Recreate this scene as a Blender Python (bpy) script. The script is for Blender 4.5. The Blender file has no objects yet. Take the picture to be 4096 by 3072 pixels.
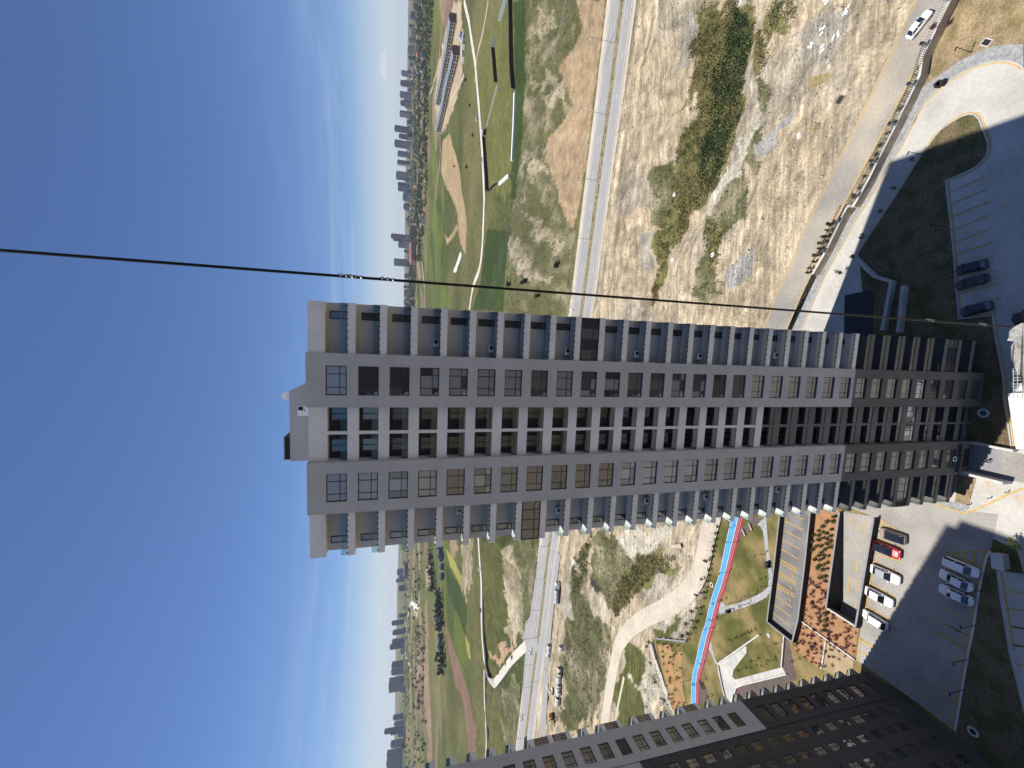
import bpy, math, random
import numpy as np
from mathutils import Matrix, Vector, geometry
random.seed(7); RNG = np.random.default_rng(7)
SC = bpy.context.scene
# ---------------------------------------------------------------- camera (phone held on its side, ultra wide)
CAM_H = 91.5
PITCH, ROLL, FPX = 0.26200, 0.01406, 1641.23
_F = Vector((0, math.cos(PITCH), -math.sin(PITCH))); _R = Vector((1, 0, 0)); _U = _R.cross(_F)
_R, _U = math.cos(ROLL)*_R+math.sin(ROLL)*_U, -math.sin(ROLL)*_R+math.cos(ROLL)*_U
cam_d = bpy.data.cameras.new('camera'); cam = bpy.data.objects.new('camera', cam_d); SC.collection.objects.link(cam)
cam_d.sensor_fit = 'HORIZONTAL'; cam_d.sensor_width = 36; cam_d.lens = 36*FPX/4096
cam_d.clip_start = .05; cam_d.clip_end = 40000
m = Matrix.Identity(4)
for i in range(3):
    m[i][0] = -_U[i]; m[i][1] = _R[i]; m[i][2] = -_F[i]
m[2][3] = CAM_H
cam.matrix_world = m; SC.camera = cam
# ---------------------------------------------------------------- sky and sun
SUN_EL = math.radians(70.0)
SUN_DIR = Vector((-.930*math.cos(SUN_EL), .369*math.cos(SUN_EL), math.sin(SUN_EL))).normalized()
w = bpy.data.worlds.new('World'); SC.world = w; w.use_nodes = True
nt = w.node_tree; N_ = nt.nodes; L_ = nt.links; N_.clear()
def nd(t, **k):
    n = N_.new(t)
    for a, b in k.items(): setattr(n, a, b)
    return n
sky = nd('ShaderNodeTexSky', sky_type='NISHITA'); sky.sun_disc = False
sky.sun_elevation = SUN_EL; sky.sun_rotation = math.atan2(SUN_DIR.x, SUN_DIR.y)
sky.altitude = 900; sky.air_density = 1.0; sky.dust_density = .25; sky.ozone_density = 4.2
geo = nd('ShaderNodeTexCoord'); sep = nd('ShaderNodeSeparateXYZ'); L_.new(geo.outputs['Generated'], sep.inputs[0])
# thin cirrus low over the horizon, all the way round
mp = nd('ShaderNodeMapping'); mp.inputs['Scale'].default_value = (1.1, 1.1, 14); L_.new(geo.outputs['Generated'], mp.inputs[0])
no = nd('ShaderNodeTexNoise'); no.inputs['Scale'].default_value = 1.9; no.inputs['Detail'].default_value = 7; no.inputs['Roughness'].default_value = .58
no.inputs['Distortion'].default_value = .5; L_.new(mp.outputs[0], no.inputs[0])
r1 = nd('ShaderNodeMapRange'); r1.inputs[1].default_value = .45; r1.inputs[2].default_value = .78; L_.new(no.outputs['Fac'], r1.inputs[0])
band = nd('ShaderNodeValToRGB'); cr = band.color_ramp
cr.elements[0].position = 0; cr.elements[0].color = (.6, .6, .6, 1); cr.elements[1].position = .27; cr.elements[1].color = (0, 0, 0, 1)
e = cr.elements.new(.09); e.color = (.5, .5, .5, 1); e = cr.elements.new(.18); e.color = (.10, .10, .10, 1)
L_.new(sep.outputs['Z'], band.inputs[0])
mu = nd('ShaderNodeMath', operation='MULTIPLY'); L_.new(r1.outputs[0], mu.inputs[0]); L_.new(band.outputs[0], mu.inputs[1])
# small cumulus right above the skyline
mp2 = nd('ShaderNodeMapping'); mp2.inputs['Scale'].default_value = (1, 1, 3.2); L_.new(geo.outputs['Generated'], mp2.inputs[0])
no2 = nd('ShaderNodeTexNoise'); no2.inputs['Scale'].default_value = 9; no2.inputs['Detail'].default_value = 6; L_.new(mp2.outputs[0], no2.inputs[0])
r2 = nd('ShaderNodeMapRange'); r2.inputs[1].default_value = .56; r2.inputs[2].default_value = .66; L_.new(no2.outputs['Fac'], r2.inputs[0])
band2 = nd('ShaderNodeValToRGB'); cr = band2.color_ramp
cr.elements[0].position = .022; cr.elements[0].color = (0, 0, 0, 1); cr.elements[1].position = .075; cr.elements[1].color = (0, 0, 0, 1)
e = cr.elements.new(.04); e.color = (1, 1, 1, 1); L_.new(sep.outputs['Z'], band2.inputs[0])
mu2 = nd('ShaderNodeMath', operation='MULTIPLY'); L_.new(r2.outputs[0], mu2.inputs[0]); L_.new(band2.outputs[0], mu2.inputs[1])
mx0 = nd('ShaderNodeMath', operation='MAXIMUM'); L_.new(mu.outputs[0], mx0.inputs[0]); L_.new(mu2.outputs[0], mx0.inputs[1])
hzr = nd('ShaderNodeMapRange', interpolation_type='SMOOTHSTEP'); hzr.inputs[1].default_value = -.01; hzr.inputs[2].default_value = .13; hzr.inputs[3].default_value = .8; hzr.inputs[4].default_value = 0; L_.new(sep.outputs['Z'], hzr.inputs[0])
mx_ = nd('ShaderNodeMath', operation='MAXIMUM'); L_.new(mx0.outputs[0], mx_.inputs[0]); L_.new(hzr.outputs[0], mx_.inputs[1])
mixc = nd('ShaderNodeMixRGB'); L_.new(mx_.outputs[0], mixc.inputs[0]); hs = nd('ShaderNodeMixRGB', blend_type='MULTIPLY'); hs.inputs[0].default_value = 1; hs.inputs[2].default_value = (.93, 1.05, 1.30, 1); L_.new(sky.outputs[0], hs.inputs[1]); L_.new(hs.outputs[0], mixc.inputs[1]); mixc.inputs[2].default_value = (8.8, 9.5, 10.2, 1)
bg = nd('ShaderNodeBackground'); bg.inputs[1].default_value = .069; L_.new(mixc.outputs[0], bg.inputs[0])
ow = nd('ShaderNodeOutputWorld'); L_.new(bg.outputs[0], ow.inputs[0])
sd = bpy.data.lights.new('sun', 'SUN'); sd.energy = 5.0; sd.angle = math.radians(.53); sd.color = (1, .955, .88)
sun = bpy.data.objects.new('sun', sd); SC.collection.objects.link(sun)
sun.rotation_euler = SUN_DIR.to_track_quat('Z', 'Y').to_euler(); sun.location = (0, 0, 300)
vs = SC.view_settings; vs.view_transform = 'Standard'; vs.look = 'None'; vs.exposure = 0.25; vs.gamma = 1; vs.use_curve_mapping = False
SC.cycles.max_bounces = 6; SC.cycles.diffuse_bounces = 3; SC.cycles.glossy_bounces = 3; SC.cycles.transparent_max_bounces = 16
SC.cycles.transmission_bounces = 4; SC.cycles.volume_bounces = 0; SC.cycles.caustics_reflective = False; SC.cycles.caustics_refractive = False
SC.cycles.use_denoising = True; SC.cycles.use_adaptive_sampling = True; SC.cycles.adaptive_threshold = .02
# ---------------------------------------------------------------- materials
MAT = {}
GROUND = {'concrete', 'coping_white', 'coping_grey', 'asphalt', 'asphalt_deck', 'asphalt_road', 'asphalt_hw', 'entry_grey', 'shoulder', 'gravel_road', 'white_road', 'tan_road', 'paint_yellow', 'paint_white', 'paint_cream', 'cobble', 'path_stone', 'plaza_stone', 'track_blue', 'track_red', 'orange_soil', 'red_soil', 'bare_soil', 'dry_lawn', 'shade_lawn', 'park_lawn', 'median_soil', 'paver_red', 'paver_green', 'rock', 'rock_grey', 'wall_brown', 'rubble_white'}
def mat(name, col, rough=.85, n1=0, a1=0, n2=0, a2=0, spec=.3, metal=0, bump=0, bscale=0, col2=None, c2scale=0, c2lo=.45, c2hi=.6, ior=None):
    """plain colour broken up by two sizes of noise, an optional second colour in patches, optional bump"""
    if name in GROUND: col = tuple(v*.80 for v in col); col2 = tuple(v*.80 for v in col2) if col2 else None
    m = bpy.data.materials.new(name); m.use_nodes = True; t = m.node_tree; ns = t.nodes; lk = t.links
    b = ns['Principled BSDF']; b.inputs['Roughness'].default_value = rough; b.inputs['Metallic'].default_value = metal
    b.inputs['Specular IOR Level'].default_value = spec
    if ior: b.inputs['IOR'].default_value = ior
    tc = ns.new('ShaderNodeTexCoord'); src = None
    rgb = ns.new('ShaderNodeRGB'); rgb.outputs[0].default_value = (*col, 1); cur = rgb.outputs[0]
    def noise(sc, det=5):
        n = ns.new('ShaderNodeTexNoise'); n.inputs['Scale'].default_value = sc; n.inputs['Detail'].default_value = det
        lk.new(tc.outputs['Object'], n.inputs['Vector']); return n
    if col2 is not None:
        n = noise(c2scale, 6); r = ns.new('ShaderNodeMapRange'); r.inputs[1].default_value = c2lo; r.inputs[2].default_value = c2hi
        lk.new(n.outputs['Fac'], r.inputs[0]); x = ns.new('ShaderNodeMixRGB'); lk.new(r.outputs[0], x.inputs[0]); lk.new(cur, x.inputs[1]); x.inputs[2].default_value = (*col2, 1); cur = x.outputs[0]
    for sc, am in ((n1, a1), (n2, a2)):
        if sc:
            n = noise(sc); r = ns.new('ShaderNodeMapRange'); r.inputs[1].default_value = .3; r.inputs[2].default_value = .7
            r.inputs[3].default_value = 1-am; r.inputs[4].default_value = 1+am
            lk.new(n.outputs['Fac'], r.inputs[0]); x = ns.new('ShaderNodeMixRGB'); x.blend_type = 'MULTIPLY'; x.inputs[0].default_value = 1
            lk.new(cur, x.inputs[1]); lk.new(r.outputs[0], x.inputs[2]); cur = x.outputs[0]
    lk.new(cur, b.inputs['Base Color'])
    if bump:
        n = noise(bscale, 4); bp = ns.new('ShaderNodeBump'); bp.inputs['Strength'].default_value = bump; bp.inputs['Distance'].default_value = .4/bscale
        lk.new(n.outputs['Fac'], bp.inputs['Height']); lk.new(bp.outputs[0], b.inputs['Normal'])
    MAT[name] = m; return m
mat('plaster_pier', (.40, .392, .385), .9, .25, .06, 2.5, .05)
mat('plaster_pale', (.65, .625, .605), .9, .3, .08, 3, .05)
mat('plaster_wall', (.39, .385, .38), .9, .3, .05)
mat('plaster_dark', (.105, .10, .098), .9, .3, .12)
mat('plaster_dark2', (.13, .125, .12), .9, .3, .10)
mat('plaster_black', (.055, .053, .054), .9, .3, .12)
mat('recess_dark', (.035, .03, .032), .8)
mat('frame_dark', (.022, .019, .018), .5, spec=.5)
mat('concrete', (.60, .575, .52), .9, .09, .10, 1.5, .08, bump=.2, bscale=3, col2=(.53, .505, .45), c2scale=.16)
mat('concrete_wall', (.42, .41, .39), .9, .6, .12)
mat('coping_white', (.66, .65, .61), .85, 1, .1)
mat('coping_grey', (.30, .30, .31), .85, 1, .1)
mat('wall_charcoal', (.035, .034, .038), .85, 1, .15)
mat('wall_brown', (.62, .51, .37), .9, .8, .2, 5, .15)
mat('asphalt', (.41, .385, .345), .92, .12, .12, 3, .12, col2=(.33, .31, .28), c2scale=.22, c2lo=.42, c2hi=.66, bump=.15, bscale=8)
mat('asphalt_deck', (.25, .24, .225), .92, .15, .16, 3, .12, col2=(.18, .175, .17), c2scale=.25)
mat('asphalt_road', (.33, .31, .28), .92, .1, .12, 2, .1, col2=(.50, .43, .33), c2scale=.09, c2lo=.44, c2hi=.68)
mat('asphalt_hw', (.37, .36, .345), .9, .05, .06, 1, .06)
mat('entry_grey', (.33, .33, .33), .9, .5, .08)
mat('shoulder', (.60, .53, .43), .95, .2, .12, 2, .1)
mat('gravel_road', (.62, .545, .43), .95, .1, .12, 1.2, .12, bump=.3, bscale=2)
mat('white_road', (.68, .62, .54), .95, .05, .12, .4, .1)
mat('tan_road', (.54, .43, .30), .95, .05, .15, .4, .1)
mat('paint_yellow', (.66, .40, .08), .8, 3, .2)
mat('paint_white', (.72, .72, .70), .8, 2, .15)
mat('paint_cream', (.66, .56, .36), .85, .5, .2)
mat('cobble', (.36, .36, .355), .9, 2.2, .28, .4, .12, bump=.4, bscale=5)
mat('path_stone', (.40, .40, .40), .9, 1.6, .3, .3, .1)
mat('plaza_stone', (.62, .59, .53), .9, .8, .14, 4, .12, col2=(.50, .49, .47), c2scale=.25)
mat('track_blue', (.10, .38, .68), .8, .3, .08, col2=(.35, .42, .48), c2scale=.09, c2lo=.66, c2hi=.74)
mat('track_red', (.36, .035, .055), .8, .3, .08)
mat('orange_soil', (.45, .25, .115), .95, .3, .15, 3, .2, col2=(.24, .22, .07), c2scale=.5, c2lo=.5, c2hi=.62)
mat('red_soil', (.42, .225, .115), .95, .4, .12, 4, .2, bump=.4, bscale=3)
mat('bare_soil', (.45, .34, .20), .95, .4, .2, 3, .15)
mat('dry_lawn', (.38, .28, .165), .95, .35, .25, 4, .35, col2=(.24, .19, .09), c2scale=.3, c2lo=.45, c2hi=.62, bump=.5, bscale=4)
mat('shade_lawn', (.20, .155, .085), .95, .35, .25, 4, .4, col2=(.085, .08, .028), c2scale=.35, c2lo=.42, c2hi=.6, bump=.5, bscale=4)  # darker twin of the dry lawn, deep shade put into its colour
mat('park_lawn', (.105, .105, .026), .95, .25, .25, 3.5, .4, col2=(.27, .205, .085), c2scale=.1, c2lo=.44, c2hi=.60, bump=.5, bscale=4)
mat('tyre', (.02, .02, .02), .8); mat('rim', (.35, .35, .36), .3, metal=.8); mat('black', (.015, .015, .017), .6); mat('lamp_black', (.02, .02, .022), .5)
mat('steel', (.42, .42, .43), .4, metal=.6); mat('white_paint', (.78, .78, .77), .5); mat('truck_white', (.80, .80, .80), .5, 1, .04)
mat('head_lamp', (.75, .76, .78), .15); mat('tail_lamp', (.35, .01, .01), .25)
mat('car_glass', (.012, .014, .016), .06, spec=.9, ior=1.6)
for n_, c_ in dict(white=(.80, .80, .80), beige=(.34, .26, .21), red=(.42, .012, .02), silver=(.70, .71, .72), navy=(.014, .017, .03), whiteblack=(.80, .80, .80), grey=(.3, .3, .31)).items():
    mm = mat('car_'+n_, c_, .38, spec=.5); mm.node_tree.nodes['Principled BSDF'].inputs['Coat Weight'].default_value = .25
mat('roof_grey', (.46, .47, .48), .6)
mat('bark', (.10, .075, .055), .95); mat('leaf', (.075, .105, .03), .9, .8, .3); mat('leaf_dark', (.035, .055, .018), .9, .3, .35); mat('leaf_maroon', (.085, .022, .028), .9, 2, .3); mat('leaf_reed', (.05, .075, .028), .95, .3, .4); mat('leaf_olive', (.19, .165, .07), .95, .25, .35); mat('leaf_scrub', (.10, .10, .045), .95, .2, .4)
mat('far_leaf', (.055, .072, .036), .95, .02, .35)
mat('rock', (.56, .52, .44), .95, .6, .2); mat('rock_grey', (.36, .36, .35), .95, .6, .25); mat('pipe_concrete', (.56, .56, .55), .9, 1.5, .1)
mat('skin', (.45, .28, .2), .6); mat('cloth_dark', (.02, .02, .025), .9)
mat('far_wall', (.26, .26, .28), .9); mat('far_wall2', (.15, .155, .175), .9); mat('far_dark', (.06, .065, .08), .7); mat('far_white', (.7, .7, .68), .9); mat('far_pink', (.52, .25, .18), .9); mat('roof_red', (.36, .17, .12), .9); mat('far_tan', (.5, .45, .36), .9)
mat('row_concrete', (.13, .115, .105), .9, .2, .2); mat('row_roof', (.19, .22, .25), .6, .1, .1); mat('hoarding_black', (.018, .019, .024), .55); mat('hoarding_white', (.78, .78, .78), .6); mat('hoarding_teal', (.42, .48, .48), .6); mat('hoarding_pale', (.50, .48, .47), .8)
mat('blue_tarp', (.03, .16, .5), .6); mat('excavator_yellow', (.55, .32, .03), .6); mat('signboard', (.02, .02, .024), .5); mat('insulation', (.42, .405, .395), .9, .4, .06); mat('pvc_green', (.02, .10, .08), .5); mat('net_grey', (.4, .4, .38), .7); mat('rubble_white', (.78, .77, .74), .9)
mat('rope', (.055, .05, .05), .45, metal=.7, spec=.5); mat('rope_clip', (.7, .7, .7), .25, metal=.9)
mat('slab_concrete', (.33, .32, .30), .95, 14, .25, 70, .3, bump=1.0, bscale=30, col2=(.22, .215, .2), c2scale=9, c2lo=.5, c2hi=.62)
def glass_mat(name, tint, refl=1.55, back=None, stripes=False):
    """opaque window pane: dark room or curtain behind a mirror-like sheet"""
    m = bpy.data.materials.new(name); m.use_nodes = True; t = m.node_tree; ns = t.nodes; lk = t.links; b = ns['Principled BSDF']
    b.inputs['Base Color'].default_value = (*tint, 1); b.inputs['Roughness'].default_value = .5; b.inputs['Specular IOR Level'].default_value = 0
    tc = ns.new('ShaderNodeTexCoord')
    if stripes:
        wv = ns.new('ShaderNodeTexWave'); wv.inputs['Scale'].default_value = 5; wv.inputs['Distortion'].default_value = 2.5; wv.inputs['Detail'].default_value = 2
        mp = ns.new('ShaderNodeMapping'); mp.inputs['Scale'].default_value = (1, .2, .04); lk.new(tc.outputs['Object'], mp.inputs[0]); lk.new(mp.outputs[0], wv.inputs[0])
        r = ns.new('ShaderNodeMapRange'); r.inputs[3].default_value = .45; r.inputs[4].default_value = 1.1; lk.new(wv.outputs['Fac'], r.inputs[0])
        x = ns.new('ShaderNodeMixRGB'); x.blend_type = 'MULTIPLY'; x.inputs[0].default_value = 1; x.inputs[1].default_value = (*tint, 1); lk.new(r.outputs[0], x.inputs[2]); lk.new(x.outputs[0], b.inputs['Base Color'])
    g = ns.new('ShaderNodeBsdfGlossy'); g.inputs['Roughness'].default_value = .02; g.inputs['Color'].default_value = (.95, .97, 1, 1)
    f = ns.new('ShaderNodeFresnel'); f.inputs['IOR'].default_value = refl
    n = ns.new('ShaderNodeTexNoise'); n.inputs['Scale'].default_value = .9; lk.new(tc.outputs['Object'], n.inputs[0])
    bp = ns.new('ShaderNodeBump'); bp.inputs['Strength'].default_value = .05; bp.inputs['Distance'].default_value = .2; lk.new(n.outputs['Fac'], bp.inputs['Height']); lk.new(bp.outputs[0], g.inputs['Normal'])
    mx = ns.new('ShaderNodeMixShader'); lk.new(f.outputs[0], mx.inputs[0]); lk.new(b.outputs[0], mx.inputs[1]); lk.new(g.outputs[0], mx.inputs[2]); lk.new(mx.outputs[0], ns['Material Output'].inputs[0])
    MAT[name] = m
glass_mat('pane_dark', (.022, .022, .024), 2.1); glass_mat('pane_brown', (.06, .05, .045), 2.0); glass_mat('pane_curtain', (.28, .285, .28), 1.9, stripes=True); glass_mat('pane_pale', (.42, .43, .42), 1.9)
glass_mat('pane_loggia', (.008, .008, .009), 1.6); glass_mat('pane_dusk', (.045, .042, .04), 1.8); glass_mat('pane_greybrown', (.10, .095, .085), 1.9)  # pane tones: near-black, dark and mid grey-brown
def rail_glass():
    m = bpy.data.materials.new('rail_glass'); m.use_nodes = True; t = m.node_tree; ns = t.nodes; lk = t.links; ns.remove(ns['Principled BSDF'])
    tr = ns.new('ShaderNodeBsdfTransparent'); tr.inputs[0].default_value = (.70, .80, .78, 1)
    g = ns.new('ShaderNodeBsdfGlossy'); g.inputs['Roughness'].default_value = .03
    f = ns.new('ShaderNodeFresnel'); f.inputs['IOR'].default_value = 1.6
    mx = ns.new('ShaderNodeMixShader'); lk.new(f.outputs[0], mx.inputs[0]); lk.new(tr.outputs[0], mx.inputs[1]); lk.new(g.outputs[0], mx.inputs[2]); lk.new(mx.outputs[0], ns['Material Output'].inputs[0])
    MAT['rail_glass'] = m
rail_glass()
# ---------------------------------------------------------------- mesh helpers
COL = SC.collection
class MB:
    def __init__(s): s.v = []; s.f = []
    def quad(s, a, b, c, d):
        k = len(s.v); s.v += [a, b, c, d]; s.f.append((k, k+1, k+2, k+3)); return s
    def poly(s, pts):
        k = len(s.v); s.v += list(pts); s.f.append(tuple(range(k, k+len(pts)))); return s
    def box(s, x0, x1, y0, y1, z0, z1):
        k = len(s.v)
        s.v += [(x0,y0,z0),(x1,y0,z0),(x1,y1,z0),(x0,y1,z0),(x0,y0,z1),(x1,y0,z1),(x1,y1,z1),(x0,y1,z1)]
        s.f += [(k+3,k+2,k+1,k),(k+4,k+5,k+6,k+7),(k,k+1,k+5,k+4),(k+1,k+2,k+6,k+5),(k+2,k+3,k+7,k+6),(k+3,k,k+4,k+7)]; return s
    def prism(s, poly, z0, z1):
        """poly: xy list"""
        n = len(poly); k = len(s.v)
        s.v += [(x, y, z0) for x, y in poly]+[(x, y, z1) for x, y in poly]
        s.f.append(tuple(range(k+n-1, k-1, -1))); s.f.append(tuple(range(k+n, k+2*n)))
        for i in range(n):
            j = (i+1) % n; s.f.append((k+i, k+j, k+n+j, k+n+i))
        return s
    def cyl(s, p0, p1, r0, r1=None, n=8, cap=True):
        r1 = r0 if r1 is None else r1
        p0 = Vector(p0); p1 = Vector(p1); d = (p1-p0).normalized(); a = d.orthogonal().normalized(); b = d.cross(a); k = len(s.v)
        for p, r in ((p0, r0), (p1, r1)):
            for i in range(n):
                t = 2*math.pi*i/n; s.v.append(tuple(p+a*math.cos(t)*r+b*math.sin(t)*r))
        for i in range(n):
            j = (i+1) % n; s.f.append((k+i, k+j, k+n+j, k+n+i))
        if cap: s.f.append(tuple(range(k+n-1, k-1, -1))); s.f.append(tuple(range(k+n, k+2*n)))
        return s
    def mesh(s, name, smooth=False):
        me = bpy.data.meshes.new(name); me.from_pydata([tuple(map(float, p)) for p in s.v], [], s.f); me.update()
        if smooth: me.shade_smooth()
        return me
    def build(s, name, m, parent=None, smooth=False, loc=None):
        return mkobj(name, s.mesh(name, smooth), m, parent, loc)
def mkobj(name, me, m, parent=None, loc=None):
    o = bpy.data.objects.new(name, me); COL.objects.link(o)
    if m and not me.materials: me.materials.append(MAT[m] if isinstance(m, str) else m)
    if parent: o.parent = parent
    if loc: o.location = loc
    return o
def empty(name, loc=(0, 0, 0), rz=0):
    o = bpy.data.objects.new(name, None); COL.objects.link(o); o.location = loc; o.rotation_euler = (0, 0, rz); o.empty_display_size = .3; return o
def tag(o, label=None, cat=None, group=None, kind=None):
    if label: o['label'] = label
    if cat: o['category'] = cat
    if group: o['group'] = group
    if kind: o['kind'] = kind
    return o
def copy_tree(o, parent=None):
    c = o.copy(); COL.objects.link(c); c.parent = parent
    for ch in o.children: copy_tree(ch, c)
    return c
def np_mesh(name, V, Q, m, smooth=False):
    """big mesh from arrays: V (n,3), Q (k,4) or (k,3)"""
    V = np.asarray(V, np.float32); Q = np.asarray(Q, np.int32); me = bpy.data.meshes.new(name)
    k = Q.shape[1]; me.vertices.add(len(V)); me.vertices.foreach_set('co', V.ravel())
    me.loops.add(Q.size); me.loops.foreach_set('vertex_index', Q.ravel())
    me.polygons.add(len(Q)); me.polygons.foreach_set('loop_start', np.arange(0, Q.size, k, dtype=np.int32)); me.polygons.foreach_set('loop_total', np.full(len(Q), k, np.int32))
    me.update(calc_edges=True)
    if smooth: me.shade_smooth()
    if m: me.materials.append(MAT[m] if isinstance(m, str) else m)
    return me
def text_mesh(name, curve):
    o = bpy.data.objects.new(name, curve); COL.objects.link(o); bpy.context.view_layer.update()
    me = bpy.data.meshes.new_from_object(o.evaluated_get(bpy.context.evaluated_depsgraph_get())); bpy.data.objects.remove(o); me.name = name
    return mkobj(name, me, None)
def sheet(name, poly, z, m, holes=(), parent=None, kind='structure', zf=None):
    """flat sheet from an outline, laid at height z"""
    loops = [[Vector((x, y, 0)) for x, y in poly]]+[[Vector((x, y, 0)) for x, y in h] for h in holes]
    tri = geometry.tessellate_polygon(loops); pts = [p for l in loops for p in l]
    v = [(p.x, p.y, z if zf is None else zf(p.x, p.y)) for p in pts]; f = []
    for t in tri:
        a, b, c = (Vector(v[i]) for i in t)
        f.append(tuple(t) if (b-a).cross(c-a).z > 0 else tuple(reversed(t)))
    me = bpy.data.meshes.new(name); me.from_pydata(v, [], f); me.update()
    o = mkobj(name, me, m, parent)
    if kind and not parent: o['kind'] = kind
    return o
def offset_pl(pl, d):
    """polyline moved d to its left"""
    out = []; n = len(pl)
    for i in range(n):
        a = Vector(pl[max(i-1, 0)][:2]); b = Vector(pl[i][:2]); c = Vector(pl[min(i+1, n-1)][:2])
        d1 = (b-a).normalized() if i else (c-b).normalized(); d2 = (c-b).normalized() if i < n-1 else d1
        t = (d1+d2).normalized(); nn = Vector((-t.y, t.x)); cosb = max(.5, nn.dot(Vector((-d1.y, d1.x))))
        out.append(tuple(b+nn*d/cosb))
    return out
def smooth_pl(pl, n=6):
    """Catmull-Rom"""
    P = [Vector(p) for p in pl]; P = [P[0]*2-P[1]]+P+[P[-1]*2-P[-2]]; out = []
    for i in range(1, len(P)-2):
        for k in range(n):
            t = k/n; a, b, c, d = P[i-1:i+3]
            out.append(tuple(.5*((2*b)+(c-a)*t+(2*a-5*b+4*c-d)*t*t+(3*b-a-3*c+d)*t**3)))
    out.append(tuple(P[-2])); return out
def ribbon_mb(pl, l, r, zf, mb=None):
    mb = mb or MB(); A = offset_pl(pl, l); B = offset_pl(pl, r)
    for i in range(len(pl)-1):
        q = [(*A[i], zf(*A[i])), (*B[i], zf(*B[i])), (*B[i+1], zf(*B[i+1])), (*A[i+1], zf(*A[i+1]))]
        if l < r: q.reverse()
        mb.quad(*q)
    return mb
def wall_mb(pl, t, z0, z1, mb=None, closed=False):
    mb = mb or MB(); p = list(pl)+([pl[0], pl[1]] if closed else [])
    A = offset_pl(p, t/2); B = offset_pl(p, -t/2)
    n = len(p)-(1 if closed else 0)
    f0 = z0 if callable(z0) else (lambda x, y: z0); f1 = z1 if callable(z1) else (lambda x, y: z1)
    for i in range(n-1):
        a, b, c, d = A[i], B[i], B[i+1], A[i+1]; k = len(mb.v)
        mb.v += [(*q, f0(*q)) for q in (a, b, c, d)]+[(*q, f1(*q)) for q in (a, b, c, d)]
        mb.f += [(k+4, k+5, k+6, k+7), (k+1, k+2, k+6, k+5), (k+3, k, k+4, k+7)]
        if i == 0 and not closed: mb.f.append((k, k+1, k+5, k+4))
        if i == n-2 and not closed: mb.f.append((k+2, k+3, k+7, k+6))
    return mb
def walk(pl, step, start=0.):
    """points every step metres along a polyline, with heading"""
    out = []; d = start
    for a, b in zip(pl[:-1], pl[1:]):
        a = Vector(a[:2]); b = Vector(b[:2]); L = (b-a).length; t = (b-a)/L if L else Vector((1, 0))
        while d <= L:
            p = a+t*d; out.append((p.x, p.y, math.atan2(t.y, t.x))); d += step
        d -= L
    return out
def inside(x, y, poly):
    """vectorised point in polygon"""
    x = np.asarray(x); y = np.asarray(y); c = np.zeros(x.shape, bool); n = len(poly)
    for i in range(n):
        x0, y0 = poly[i]; x1, y1 = poly[(i+1) % n]
        if y0 == y1: continue
        k = ((y0 > y) != (y1 > y)) & (x < (x1-x0)*(y-y0)/(y1-y0)+x0); c ^= k
    return c
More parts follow.
